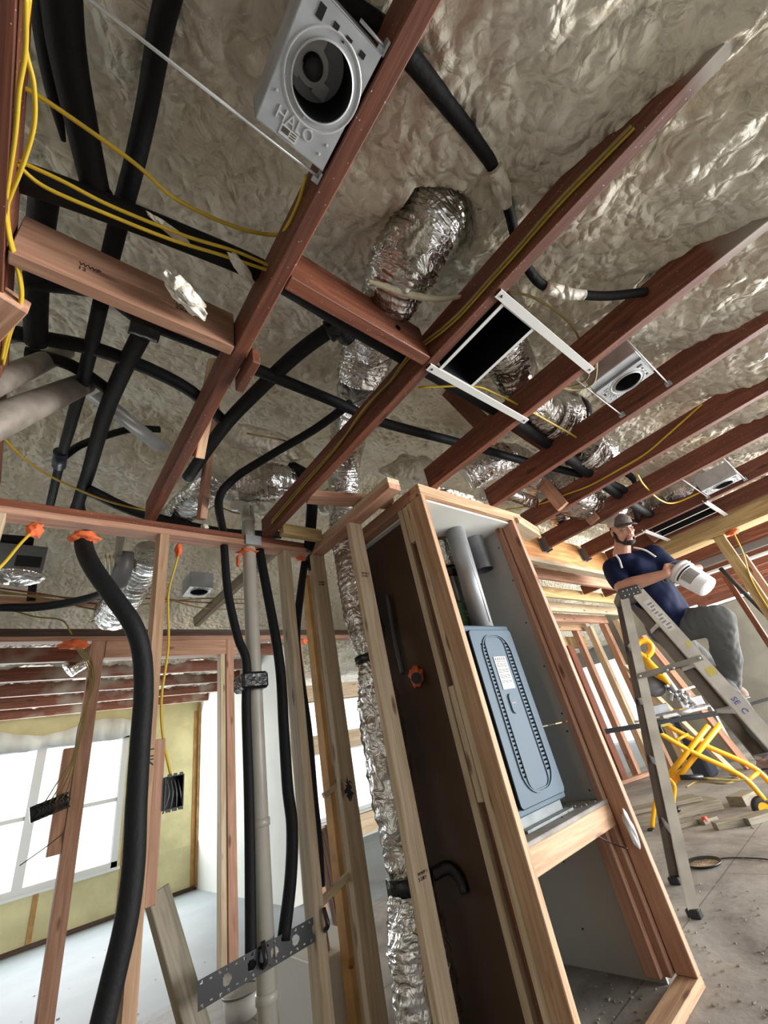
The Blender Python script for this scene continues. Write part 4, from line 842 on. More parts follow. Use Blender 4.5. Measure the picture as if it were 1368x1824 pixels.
# ================================================================ ORANGE SEALANT
for p_, s_, sd, lab in ((PY(62, 945, 2.115), (0.028, 0.03, 0.035), 1, 'around the yellow cable at the left end of the near plate'),
        (PY(150, 958, 2.10), (0.058, 0.045, 0.022), 2, 'collaring the longest black hose under the near plate'),
        (PY(318, 980, 2.115), (0.018, 0.02, 0.038), 3, 'where the cable enters above the pencil-marked stud'),
        (PY(440, 985, 2.115), (0.05, 0.05, 0.012), 4, 'ringing the white drain pipe under the plate'),
        (PY(424, 1000, 2.10), (0.009, 0.012, 0.035), 14, 'dripping beside the white drain pipe'),
        (PY(535, 995, 2.11), (0.03, 0.03, 0.012), 5, 'at the right end of the near plate'),
        (PY(133, 1148, 4.15), (0.09, 0.05, 0.035), 6, 'above the cable bundle of the second wall'),
        ((4.90, 0.50, 2.205), (0.055, 0.05, 0.025), 7, 'under the laminated beam beside the yellow cable'),
        (PX(742, 1205, 1.62), (0.02, 0.045, 0.05), 8, 'around a black stub in the dark board left of the closet'),
        (PX(765, 958, 1.60), (0.01, 0.03, 0.03), 9, 'in the dark corner under the closet plates'),
        ((2.42, 4.16, 2.34), (0.06, 0.04, 0.03), 15, 'under the second wall plate right of the white pipe')):
    lump('sealant_blob', p_, s_, sd, 'orange fire sealant blob '+lab, 'orange', 'sealant', amp=0.6, sub=3)

# ================================================================ CAN LIGHTS
def can_light(x0, x1, y0, y1, z, lab, big=True, letters=True):
    r_ = empty('can_light', ((x0+x1)/2, (y0+y1)/2, z), lab, 'can light')
    cx_, cy_ = (x0+x1)/2+0.006, (y0+y1)/2-0.012; R_ = min(x1-x0, y1-y0)*0.375
    # plate with round hole
    bm = bmesh.new(); n = 64; inner = []; outer = []
    for k in range(n):
        a = 2*PI*k/n; c, s = math.cos(a), math.sin(a); inner.append(bm.verts.new((cx_+R_*c, cy_+R_*s, z)))
        tx = ((x1-cx_)/c if c > 0 else (x0-cx_)/c) if abs(c) > 1e-6 else 1e9
        ty = ((y1-cy_)/s if s > 0 else (y0-cy_)/s) if abs(s) > 1e-6 else 1e9
        t_ = min(tx, ty); outer.append(bm.verts.new((cx_+t_*c, cy_+t_*s, z)))
    for k in range(n):
        q = (k+1) % n; bm.faces.new((inner[k], outer[k], outer[q], inner[q]))
        if abs((outer[k].co-outer[q].co).x) > 1e-5 and abs((outer[k].co-outer[q].co).y) > 1e-5:
            ccx = x1 if outer[k].co.x > cx_ else x0; ccy = y1 if outer[k].co.y > cy_ else y0
            cv = bm.verts.new((ccx, ccy, z)); bm.faces.new((outer[k], cv, outer[q]))
    g = bmesh.ops.extrude_face_region(bm, geom=bm.faces[:])
    for v in [e for e in g['geom'] if isinstance(e, bmesh.types.BMVert)]: v.co.z += 0.0015
    pl = fin('plate', bm, 'galv', r_)
    bm = bmesh.new(); T = Matrix.Translation((cx_, cy_, z))
    lathe_bm(bm, [(R_, -0.006), (R_+0.0035, -0.004), (R_+0.0035, 0.001), (R_, 0.001)], 48, T)
    lathe_bm(bm, [(R_+0.015, 0.0), (R_+0.018, -0.002), (R_+0.021, 0.0)], 48, T)
    fin('rim', bm, 'galvl', pl, smooth=True)
    bm = bmesh.new(); lathe_bm(bm, [(R_, 0), (R_, 0.13), (0.001, 0.13)], 40, T); fin('inner_can', bm, 'blackpl', r_)
    bm = bmesh.new()
    T2 = Matrix.Translation((cx_-0.008, cy_+0.004, z))
    lathe_bm(bm, [(0.001, 0.085), (0.019, 0.085), (0.021, 0.088), (0.021, 0.128)], 28, T2); sk = fin('socket', bm, 'capd', r_)
    bm = bmesh.new()
    lathe_bm(bm, [(0.024, 0.108), (0.036, 0.108)], 28, T2)
    for a in (0.6, 2.6, 4.5):
        bxm(bm, (cx_-0.008+0.042*math.cos(a), cy_+0.004+0.042*math.sin(a), z+0.110), (0.034, 0.03, 0.001))
    fin('lamp_bracket', bm, 'galvl', r_)
    bm = bmesh.new(); h = 0.125
    for a, b2 in (((x0, y0), (x0, y1)), ((x0, y0), (x1, y0)), ((x0, y1), (x1, y1))):
        bxm(bm, ((a[0]+b2[0])/2, (a[1]+b2[1])/2, z+h/2), (abs(a[0]-b2[0])+0.0015, abs(a[1]-b2[1])+0.0015, h))
    bxm(bm, ((x0+x1)/2, (y0+y1)/2, z+h), (x1-x0, y1-y0, 0.0015))
    fin('housing', bm, 'galv', r_)
    bm = bmesh.new()
    for (u, v, w_, h_) in ((0.22, 0.05, 0.014, 0.022), (0.42, 0.045, 0.012, 0.010), (0.60, 0.04, 0.014, 0.005), (0.80, 0.05, 0.013, 0.010), (0.55, 0.085, 0.005, 0.003)):
        bxm(bm, (x0+(x1-x0)*u, y0+(y1-y0)*(v+0.05), z-0.0005), (w_, h_, 0.0012), bev=0)
        fin('slot_cutout', bm, 'blk', pl); bm = bmesh.new()
    bm.free()
    if letters:
        text('embossed_lettering', 'HALO', 0.034, axes((1, 0, 0), (0, -1, 0), (0, 0, -1), (x0+0.030, y1-0.028, z-0.0006)), 'galvl', pl, extrude=0.0014)
        lb = box('barcode_label', (x0+0.050, y1-0.026, z-0.0012), (x0+0.092, y1-0.006, z-0.0002), 'paper', pl)
        bm = bmesh.new()
        for k in range(7): bxm(bm, (x0+0.055+k*0.0026, y1-0.018, z-0.0016), (0.0013, 0.011, 0.0006))
        for k in range(3): bxm(bm, (x0+0.082, y1-0.022+k*0.005, z-0.0016), (0.014, 0.0016, 0.0006))
        fin('barcode', bm, 'ink', lb)
    bm = bmesh.new()
    for (u, v) in ((0.10, 0.72), (0.12, 0.60), (0.86, 0.90), (0.90, 0.80), (0.5, 0.74)): 
        bxm(bm, (x0+(x1-x0)*u, y0+(y1-y0)*v, z-0.0012), (0.005, 0.005, 0.002), bev=0.0006)
    fin('rivets', bm, 'galvl', pl)
    return r_
def hanger(r_, xa, xb, y, z):
    tube('hanger_bar', [(xa, y, z+0.006), (xb, y, z+0.006)], 0.0035, 'galvl', r_, sub=1, seg=6)
    bm = bmesh.new(); bxm(bm, (xb-0.004, y, z+0.01), (0.006, 0.028, 0.03), bev=0.002); bxm(bm, (xb-0.012, y+0.008, z+0.0), (0.018, 0.012, 0.004)); fin('hanger_bracket', bm, 'galv', r_)
c1 = can_light(0.190, 0.362, 0.062, 0.305, 2.352, 'large square galvanized can light housing with an open round hole, nearest to us')
hanger(c1, -0.2, 0.37, 0.325, 2.36); hanger(c1, 0.30, 0.37, 0.05, 2.36)
c2 = can_light(1.900, 2.055, 0.105, 0.325, 2.365, 'small bluish can light housing between two joists right of the register', True, True)
hanger(c2, 1.70, 2.236, 0.335, 2.365); hanger(c2, 1.70, 2.236, 0.095, 2.365)
bx = box('junction_box', (1.835, 0.10, 2.375), (1.898, 0.325, 2.50), 'galv', c2, bev=0.003)
p_ = PZ(1303, 855, 2.37)
c3 = can_light(3.93, 4.10, 0.17, 0.42, 2.365, 'can light housing lit from the side near the beam', True, True)
hanger(c3, 3.46, 4.165, 0.43, 2.365); hanger(c3, 3.46, 4.165, 0.16, 2.365)
q = PY(352, 1055, 3.2)
c4 = can_light(q.x-0.085, q.x+0.085, q.y-0.10, q.y+0.10, q.z, 'small can light housing over the hall between the stud and the hose', True, False)
# square metal fan box at left
r_ = empty('metal_box', (0.0, 2.75, 2.4), 'dull square metal fan box with a dark opening seen under the near plate at left', 'fan box')
A = PY(-5, 965, 2.75); B = PY(88, 965, 2.75); C_ = PY(80, 1018, 2.75)
bm = bmesh.new(); bxm(bm, ((A.x+B.x)/2, 2.83, (A.z+C_.z)/2), (B.x-A.x, 0.16, A.z-C_.z), bev=0.004); fin('case', bm, 'sawgrey', r_)
bm = bmesh.new(); bxm(bm, (A.x+(B.x-A.x)*0.68, 2.748, A.z-(A.z-C_.z)*0.66), ((B.x-A.x)*0.5, 0.004, (A.z-C_.z)*0.42), bev=0.0); fin('opening', bm, 'blk', r_)
bm = bmesh.new(); bmesh.ops.create_icosphere(bm, subdivisions=3, radius=0.1)
for v in bm.verts: v.co = Vector((v.co.x*1.3, v.co.y, v.co.z*0.3*(1+noise.noise(v.co*30)))) + Vector(((A.x+B.x)/2, 2.83, C_.z-0.005))
fin('foil_underside', bm, 'foil', r_)

# ================================================================ CEILING REGISTERS
def register(x0, x1, ya, yb, bx0, bx1, lab, z=2.345):
    r_ = empty('register_box', ((x0+x1)/2, (ya+yb)/2, z), lab, 'register box')
    for y in (ya, yb):
        bm = bmesh.new(); L = x1-x0
        bxm(bm, (0, 0, 0), (L, 0.030, 0.0015)); bxm(bm, (0, 0.0145, 0.012), (L, 0.0015, 0.024)); bxm(bm, (0, -0.0145, 0.004), (L, 0.0015, 0.008))
        o = fin('mounting_rail', bm, 'white', r_, mw=Matrix.Translation(((x0+x1)/2, y, z-0.003)))
        bm = bmesh.new()
        for xx in (x0+0.02, x1-0.02): lathe_bm(bm, [(0.001, -0.003), (0.005, -0.002), (0.005, 0)], 12, Matrix.Translation((xx, y, z-0.004)))
        fin('screw', bm, 'capd', o)
    y0, y1 = ya+0.02, yb-0.02; h = 0.20
    bm = bmesh.new()
    for a, b_ in (((bx0, y0), (bx0, y1)), ((bx1, y0), (bx1, y1)), ((bx0, y0), (bx1, y0)), ((bx0, y1), (bx1, y1))):
        bxm(bm, ((a[0]+b_[0])/2, (a[1]+b_[1])/2, z+h/2), (abs(a[0]-b_[0])+0.003, abs(a[1]-b_[1])+0.003, h))
    bxm(bm, ((bx0+bx1)/2, (y0+y1)/2, z+h), (bx1-bx0, y1-y0, 0.003)); fin('box_sides', bm, 'blk', r_)
    bm = bmesh.new(); w_ = 0.014
    for lo, hi in (((bx0-w_, y0), (bx0, y1)), ((bx1, y0), (bx1+w_, y1)), ((bx0-w_, y0-w_*0.4), (bx1+w_, y0)), ((bx0-w_, y1), (bx1+w_, y1+w_*0.4))):
        bxm(bm, ((lo[0]+hi[0])/2, (lo[1]+hi[1])/2, z+0.001), (hi[0]-lo[0], hi[1]-lo[1], 0.003))
    fin('flange', bm, 'white', r_)
    bm = bmesh.new(); lathe_bm(bm, [(0.062, -0.001), (0.065, -0.002), (0.067, 0)], 36, Matrix.Translation(((bx0+bx1)/2-0.01, (y0+y1)/2, z+h-0.002))); fin('round_outlet', bm, 'galvd', r_)
    return r_
register(1.025, 1.71, 0.262, 0.612, 1.085, 1.262, 'black rectangular register box on two white rails between the long joist and the next one')
register(4.14, 4.79, 0.46, 0.97, 4.36, 4.55, 'distant register box on two grey rails just before the laminated beam', z=2.34)
# ================================================================ RIGHT: PLYWOOD HEADER, BEAM, FRAMING BEHIND
board('plywood_header', (2.95, 1.60, 2.37), (5.0, 1.60, 2.37), 0.025, 0.27, 'ply', 'orange plywood header face where the right-hand joists end', 'plywood header')
board('header_ledger', (2.9, 1.60, 2.215), (5.0, 1.60, 2.215), 0.09, 0.04, 'pale2', 'pale timber along the lower edge of the orange plywood', 'ledger')
for x, w_ in ((2.87, 'beside the closet block'), (3.44, 'left of the man'), (4.19, 'behind the man')):
    bm = bmesh.new(); bxm(bm, (x-0.026, 1.56, 2.395), (0.003, 0.07, 0.13)); bxm(bm, (x+0.026, 1.56, 2.395), (0.003, 0.07, 0.13)); bxm(bm, (x, 1.56, 2.342), (0.055, 0.07, 0.003)); bxm(bm, (x, 1.584, 2.395), (0.11, 0.003, 0.14))
    tag(fin('joist_hanger', bm, 'sawgrey'), 'dull metal joist hanger on the orange plywood '+w_, 'joist hanger')
board('laminated_beam', (4.97, -1.3, 2.33), (4.97, 1.55, 2.33), 0.24, 0.22, 'lvl', 'thick blond laminated beam crossing at the upper right', 'beam')
board('beam_stud', (4.92, 0.62, 0.0), (4.92, 0.62, 2.219), 0.04, 0.09, 'lvl', 'blond stud under the laminated beam just right of the bucket', 'stud')
board('beam_stud', (4.92, 0.05, 0.0), (4.92, 0.05, 2.219), 0.04, 0.09, 'lvl', 'blond stud under the laminated beam at the right edge', 'stud')
# dark ceiling of the room beyond the beam
for k in range(9):
    x = 5.55+k*0.62
    board('ceiling_joist', (x, -1.3, 2.40), (x, 2.3, 2.40), 0.045, 0.12, 'red', 'dark red joist of the room beyond the beam, '+('first', 'second', 'third', 'fourth', 'fifth', 'sixth', 'seventh', 'eighth', 'ninth')[k]+' past it', 'joist', 'joists beyond the beam')
board('steel_channel', (6.1, 1.7, 2.28), (6.3, 0.2, 2.28), 0.05, 0.08, 'sawgrey', 'grey steel channel hanging under the dark joists beyond the beam', 'channel')
board('white_batten', (6.9, 1.9, 2.30), (7.1, 0.3, 2.30), 0.10, 0.03, 'whitewall', 'white batten under the dark joists beyond the beam', 'batten')
board('far_stud', (6.4, 0.72, 0.0), (6.4, 0.72, 2.25), 0.09, 0.09, 'pink', 'pinkish double stud at the right edge beyond the beam', 'stud')
tube('black_pole', [PX(1283, 1012, 5.6), PX(1330, 1060, 5.6), PX(1400, 1130, 5.6)], 0.022, 'blackpl', sub=2, seg=12, label='slanting black pole beyond the beam at the right edge', cat='pole')
board('red_post', (5.75, 0.88, 0.0), (5.75, 0.88, 2.0), 0.05, 0.05, 'red', 'dark red post behind the man\'s knee', 'post')
# pale ceiling joists and stud wall left of the man (room behind)
for k, y in enumerate((1.95, 2.35, 2.75, 3.15, 3.55)):
    board('pale_joist', (4.75, y, 2.36), (4.75, y, 2.36+0.0001), 0.01, 0.01, 'pale') if False else board('pale_joist', (2.9, y, 2.34), (8.0, y, 2.34), 0.045, 0.13, ('pink', 'lvl', 'pale2', 'pink', 'pale')[k], ('first', 'second', 'third', 'fourth', 'fifth')[k]+' pale ceiling joist behind the orange plywood header', 'joist', 'pale joists behind the plywood header')
board('pale_header', (4.6, 3.86, 2.15), (8.4, 3.86, 2.15), 0.09, 0.20, 'lvl', 'blond header over the stud openings left of the ladder', 'header')
for k, (x, y, mt_, lab) in enumerate(((6.40, 3.9, 'pale2', 'blond post nearest the closet in the far stud wall'), (6.62, 3.85, 'red', 'reddish post next to the blond one in the far stud wall'), (7.0, 3.8, 'pink', 'pinkish post in the middle of the far stud wall'), (7.35, 3.72, 'red', 'dark reddish post of the far stud wall behind the ladder'))):
    board('far_stud', (x, y, 0), (x, y, 2.05), 0.19, 0.14, mt_, lab, 'stud', 'posts of the far stud wall')
for k in range(6):
    board('far_stud', (7.65+k*0.16, 3.6-k*0.19, 0), (7.65+k*0.16, 3.6-k*0.19, 2.3), 0.12, 0.10, ('pink', 'pale2')[k % 2], ('first', 'second', 'third', 'fourth', 'fifth', 'sixth')[k]+' closely spaced pinkish stud between ladder rails', 'stud', 'closely spaced far studs')
struct('wall_far_window_side', (6.9, 5.2, 0), (9.5, 5.3, 2.4), 'whitewall')
board('lumber_stack', (6.2, 4.05, 0.03), (7.9, 3.4, 0.03), 0.10, 0.05, 'pink', 'length of lumber lying at the foot of the far stud wall', 'lumber')

# ================================================================ STEPLADDER
R1 = Vector((3.093, 1.468, 0)); wd = Vector((0.877, 0.481, 0)).normalized(); fr = Vector((0.481, -0.877, 0)).normalized()
LW = 0.52; TZ = 1.77
lad = empty('stepladder', (3.55, 1.17, 0), 'tall worn fiberglass stepladder with dark cap that the man stands on', 'stepladder')
mid = R1 + wd*LW/2; topc = mid + fr*0.48
def railp(side, s0, s1, z0, z1, tw, name, w_, h_, mat, cap=None):
    a = mid + wd*side*LW/2*1.0 + fr*s0 + Vector((0, 0, z0)); b_ = mid + wd*side*tw/2 + fr*s1 + Vector((0, 0, z1))
    return a, b_
for side in (-1, 1):
    # rear rails
    a, b_ = railp(side, 0.0, 0.43, 0.02, 1.72, 0.30, 'r', 0, 0, '')
    bm = bmesh.new(); L = (b_-a).length
    bxm(bm, (0, side*-0.012, 0), (L, 0.004, 0.055)); bxm(bm, (0, side*-0.0, 0.0265), (L, 0.026, 0.003)); bxm(bm, (0, side*-0.0, -0.0265), (L, 0.026, 0.003))
    o = fin('rear_rail', bm, ['fglass' if side < 0 else 'railshade'], lad, mw=frame(a, b_, wd.cross(b_-a)))
    bm = bmesh.new(); bxm(bm, (a.x, a.y, 0.02), (0.05, 0.07, 0.04), bev=0.006); fin('rubber_foot', bm, 'blackpl', o)
    # front rails
    a2, b2 = railp(side, 0.955, 0.53, 0.02, 1.74, 0.32, 'f', 0, 0, '')
    bm = bmesh.new(); L = (b2-a2).length
    bxm(bm, (0, -side*0.014, 0), (L, 0.004, 0.085)); bxm(bm, (0, 0, 0.0415), (L, 0.03, 0.003)); bxm(bm, (0, 0, -0.0415), (L, 0.03, 0.003))
    o2 = fin('front_rail', bm, ['fglass' if side < 0 else 'railshade'], lad, mw=frame(a2, b2, wd.cross(b2-a2)))
    bm = bmesh.new(); bxm(bm, (a2.x, a2.y, 0.02), (0.05, 0.09, 0.04), bev=0.006); fin('rubber_foot', bm, 'blackpl', o2)
    if side == -1:
        fm = frame(a2, b2, wd.cross(b2-a2)); ll = L
        # weathered label, stickers and marks on the outside of the near front rail
        out = fm.to_3x3() @ Vector((0, -1, 0)); sgn = 1
        def onrail(name, u, v, w_, h_, mat, t_=0.001):
            bm = bmesh.new(); bxm(bm, (ll/2-u, sgn*0.0168, v), (w_, t_, h_)); return fin(name, bm, mat, o2, mw=fm)
        onrail('worn_label', 0.20, 0.0, 0.24, 0.050, 'paper')
        for k in range(7): onrail('label_print', 0.11+k*0.028, 0.004, 0.012, 0.034, 'greyink', 0.0016) if k < 1 else None
        bm = bmesh.new()
        for k in range(9): bxm(bm, (ll/2-(0.11+k*0.024), sgn*0.0175, 0.008*math.sin(k*2)), (0.011, 0.001, 0.030))
        fin('label_print', bm, 'greyink', o2, mw=fm)
        onrail('yellow_sticker', 0.63, 0.01, 0.05, 0.05, 'lime')
        onrail('yellow_sticker', 0.44, 0.02, 0.03, 0.03, 'lime')
        t_ = text('blue_handwriting', 'SE  C', 0.045, fm @ axes((-1, 0, 0), (0, 0, 1), (0, 1, 0), (ll/2-0.80, 0.0168, -0.015)), 'blueink', o2)
# cross slats on rear, steps on front
for k in range(4):
    z = 0.33 + k*0.36; u = (z-0.02)/1.70; s = 0.43*u; hw = (LW*(1-u)+0.30*u)/2
    a = mid - wd*hw + fr*s + Vector((0, 0, z)); b_ = mid + wd*hw + fr*s + Vector((0, 0, z))
    bm = bmesh.new(); L = (b_-a).length; bxm(bm, (0, 0, 0), (L, 0.012, 0.045), bev=0.001)
    br_ = fin('rear_brace', bm, 'alu', lad, mw=frame(a, b_))
for k in range(5):
    z = 0.30 + k*0.30; u = (z-0.02)/1.72; s = 0.955+(0.53-0.955)*u; hw = (LW*(1-u)+0.32*u)/2
    a = mid - wd*hw + fr*s + Vector((0, 0, z)); b_ = mid + wd*hw + fr*s + Vector((0, 0, z))
    bm = bmesh.new(); L = (b_-a).length; bxm(bm, (0, 0, 0), (L, 0.085, 0.006), bev=0.001); bxm(bm, (0, 0.04, -0.012), (L, 0.003, 0.024)); bxm(bm, (0, -0.04, -0.012), (L, 0.003, 0.024))
    fin('step', bm, 'alu', lad, mw=frame(a, b_))
bm = bmesh.new(); T_ = axes(wd, fr, (0, 0, 1), topc + Vector((0, 0, 1.755)))
bxm(bm, (0, 0, 0), (0.37, 0.155, 0.075), T_, bev=0.012)
cp = fin('ladder_cap', bm, 'capd', lad)
bm = bmesh.new()
for i in range(4):
    for j in range(2):
        mm = T_ @ Matrix.Translation((-0.186, -0.045+i*0.03, -0.02+j*0.035)) @ Matrix.Rotation(-PI/2, 4, 'Y')
        lathe_bm(bm, [(0.001, 0.006), (0.0055, 0.004), (0.006, 0)], 10, mm)
for i in range(4):
    for j in range(2):
        mm = T_ @ Matrix.Translation((-0.12+i*0.08, -0.04+j*0.08, 0.037)); lathe_bm(bm, [(0.001, 0.004), (0.006, 0.003), (0.007, 0)], 10, mm)
fin('rivets', bm, 'alu', cp)
# spreader bars
for side in (-1, 1):
    z = 1.16; u = (z)/1.74
    hw = (LW*(1-u)+0.31*u)/2 + 0.022
    if side == -1:
        tmp = (PX(1132, 1188, 3.30), 0)
    a = mid + wd*side*hw + fr*(0.43*0.66) + Vector((0, 0, 1.20)); b_ = mid + wd*side*hw + fr*(0.665) + Vector((0, 0, 1.22))
    mdl = (a+b_)/2 + Vector((0, 0, -0.012))
    bm = bmesh.new(); Lx = (mdl-a).length + 0.03
    o = board('spreader', a - (b_-a).normalized()*0.02, b_ + (b_-a).normalized()*0.02, 0.004, 0.032, 'steel_dusty', parent=lad, bev=0.001)
    bm = bmesh.new()
    for c_ in (a, b_, mdl + (b_-a).normalized()*0.02, mdl - (b_-a).normalized()*0.02):
        mm = axes(fr, (0, 0, 1), wd*side, c_); lathe_bm(bm, [(0.001, 0.010), (0.007, 0.008), (0.009, 0.002)], 12, mm)
    fin('rivet', bm, 'alu', o)

# ================================================================ MAN
def cap_bm(bm, a, b_, ra, rb, seg=16, rings=6):
    """tapered capsule"""
    a = Vector(a); b_ = Vector(b_); x = (b_-a); L = x.length; x.normalize()
    ref = Vector((0, 0, 1)) if abs(x.z) < 0.9 else Vector((1, 0, 0)); u = x.cross(ref).normalized(); v = x.cross(u)
    prof = [(-ra*math.cos(k/rings*PI/2), ra*math.sin(k/rings*PI/2)) for k in range(rings+1)] + [(L + rb*math.sin(k/rings*PI/2), rb*math.cos(k/rings*PI/2)) for k in range(rings+1)]
    R_ = []
    for d, r in prof:
        r = max(r, 1e-4); R_.append([bm.verts.new(a + x*d + (u*math.cos(2*PI*k/seg) + v*math.sin(2*PI*k/seg))*r) for k in range(seg)])
    for i in range(len(R_)-1):
        for k in range(seg): bm.faces.new((R_[i][k], R_[i][(k+1) % seg], R_[i+1][(k+1) % seg], R_[i+1][k]))
    bm.faces.new(R_[0][::-1]); bm.faces.new(R_[-1])
def ell_bm(bm, c, s, rot=None, sub=3):
    mm = Matrix.Translation(Vector(c)) @ (rot.to_4x4() if rot else Matrix()) @ Matrix.Diagonal((*s, 1))
    bmesh.ops.create_icosphere(bm, subdivisions=sub, radius=1.0, matrix=mm)
def remeshed(name, bm, mat, parent, vox=0.006, smooth=6, clip=None, disp=None):
    bmesh.ops.recalc_face_normals(bm, faces=bm.faces[:])
    o = fin(name, bm, mat, parent)
    r = o.modifiers.new('r', 'REMESH'); r.mode = 'VOXEL'; r.voxel_size = vox
    s = o.modifiers.new('s', 'SMOOTH'); s.iterations = smooth; s.factor = 0.6
    bake(o); o.data.materials.clear(); o.data.materials.append(M[mat]); o.data.shade_smooth()
    if disp:
        for v in o.data.vertices: v.co += v.normal*disp(v.co)
    return o
# joints, in metres
NECK = PD(1106, 986, 3.36); HEADC = PD(1108, 945, 3.34)
SHR = PD(1092, 1012, 3.42); SHL = PD(1166, 988, 3.32)
ELR = PD(1107, 1046, 3.20); WRR = PD(1186, 1022, 3.06); ELL_ = PD(1212, 1025, 3.25); WRL = PD(1243, 1012, 3.16)
HIP = PD(1192, 1108, 3.45); HIPL = PD(1218, 1112, 3.38); HIPR = PD(1180, 1120, 3.50)
KNL = PD(1281, 1103, 3.10); ANL = PD(1304, 1218, 3.22)
KNR = PD(1252, 1180, 3.45); ANR = PD(1372, 1328, 2.66)
CHEST = PD(1130, 1020, 3.42); BELLY = PD(1158, 1060, 3.40)
man = empty('person', (HIP.x, HIP.y, 0.6), 'bearded man in cap, navy t-shirt and grey sweatpants on the ladder holding a white bucket', 'person')
face_f = (PD(1158, 960, 3.02) - HEADC); face_f.z = -0.10; face_f.normalize()      # direction he looks
upv = Vector((0.0, 0.0, 1.0)); side_v = upv.cross(face_f).normalized(); upv = face_f.cross(side_v).normalized()
HR = Matrix((face_f, side_v, upv)).transposed()      # local x forward, y to his left, z up
def hp(x, y, z): return HEADC + HR @ Vector((x, y, z))
bm = bmesh.new()
# skull, face
ell_bm(bm, hp(-0.010, 0, 0.035), (0.095, 0.076, 0.092), HR)
ell_bm(bm, hp(0.025, 0, -0.02), (0.068, 0.062, 0.085), HR)
ell_bm(bm, hp(0.055, 0, -0.088), (0.030, 0.032, 0.026), HR)     # chin
ell_bm(bm, hp(0.02, 0.04, -0.065), (0.045, 0.022, 0.035), HR); ell_bm(bm, hp(0.02, -0.04, -0.065), (0.045, 0.022, 0.035), HR)
cap_bm(bm, hp(0.083, 0, 0.020), hp(0.104, 0, -0.022), 0.008, 0.013)   # nose
ell_bm(bm, hp(0.092, 0.012, -0.027), (0.011, 0.008, 0.008), HR); ell_bm(bm, hp(0.092, -0.012, -0.027), (0.011, 0.008, 0.008), HR)
ell_bm(bm, hp(0.070, 0.034, -0.012), (0.022, 0.020, 0.018), HR); ell_bm(bm, hp(0.070, -0.034, -0.012), (0.022, 0.020, 0.018), HR)  # cheeks
ell_bm(bm, hp(0.080, 0, -0.055), (0.014, 0.026, 0.014), HR)     # mouth area
ell_bm(bm, hp(0.070, 0, 0.032), (0.022, 0.05, 0.010), HR)       # brow
for s_ in (-1, 1):
    ell_bm(bm, hp(-0.012, s_*0.078, -0.005), (0.017, 0.008, 0.031), HR)      # ears
cap_bm(bm, hp(-0.02, 0, -0.06), NECK + Vector((0, 0, -0.02)), 0.056, 0.066)
# trunk under the clothes
cap_bm(bm, NECK, CHEST, 0.06, 0.12); cap_bm(bm, CHEST, BELLY, 0.125, 0.13); cap_bm(bm, BELLY, HIP, 0.13, 0.12)
for S_, E_, W_ in ((SHR, ELR, WRR), (SHL, ELL_, WRL)):
    cap_bm(bm, CHEST.lerp(S_, 0.4), S_, 0.08, 0.062); cap_bm(bm, S_, E_, 0.062, 0.050)
    mdp = E_.lerp(W_, 0.3); cap_bm(bm, E_, mdp, 0.050, 0.053); cap_bm(bm, mdp, W_, 0.053, 0.032)
for H_, K_, A_ in ((HIPL, KNL, ANL), (HIPR, KNR, ANR)):
    cap_bm(bm, H_, K_, 0.085, 0.058); cap_bm(bm, K_, A_, 0.055, 0.036)
# bucket axis (needed for the grip)
BT = PD(1209, 1016, 3.10); BB = PD(1258, 1045, 2.93)
bax = (BB-BT).normalized(); BL = (BB-BT).length
# hands: palm + five fingers each, closing over the rim
def hand(W_, rimp, inward, along):
    """W_ wrist, rimp grip point on rim, inward: direction fingers go over, along: direction across the knuckles"""
    pd_ = (rimp - W_).normalized(); al = (along - pd_*along.dot(pd_)).normalized(); nn = pd_.cross(al)
    K = W_ + pd_*0.085
    cap_bm(bm, W_, W_ + pd_*0.035, 0.028, 0.026)
    for k in range(4): cap_bm(bm, W_ + pd_*0.02 + al*(k-1.5)*0.012, K + al*(k-1.5)*0.021 - pd_*abs(k-1.3)*0.006, 0.016, 0.0125)
    for k, ln in enumerate((0.038, 0.044, 0.040, 0.030)):
        a = K + al*(k-1.5)*0.021 - pd_*abs(k-1.3)*0.006; b_ = a + (pd_*0.75 + inward*0.5).normalized()*ln; c = b_ + (pd_*0.15 + inward).normalized()*ln*0.75; d_ = c + (inward*0.8 - pd_*0.5).normalized()*ln*0.5
        cap_bm(bm, a, b_, 0.0105, 0.0095, 10, 3); cap_bm(bm, b_, c, 0.0095, 0.0085, 10, 3); cap_bm(bm, c, d_, 0.0085, 0.0075, 10, 3)
    t0 = W_ + pd_*0.028 - al*0.020; t1 = t0 + (pd_*0.6 - al*0.8).normalized()*0.038; t2 = t1 + (pd_*0.9 + inward*0.3).normalized()*0.030; t3 = t2 + (pd_ + inward*0.6).normalized()*0.022
    cap_bm(bm, t0, t1, 0.014, 0.0115, 10, 3); cap_bm(bm, t1, t2, 0.0115, 0.010, 10, 3); cap_bm(bm, t2, t3, 0.010, 0.0085, 10, 3)
viewd = -ray(1200, 1015).normalized()
hand(WRR, BT + Vector((0, 0, 0.075)), (viewd*-0.3 + bax*0.8).normalized(), Vector((0, 0, 1)))
hand(WRL, BT + bax*0.07 + Vector((0.07, 0.0, 0.06)), (Vector((0, 0, -1)) + viewd*0.5).normalized(), bax)
body = remeshed('body', bm, 'skin', man, vox=0.0055, smooth=3)
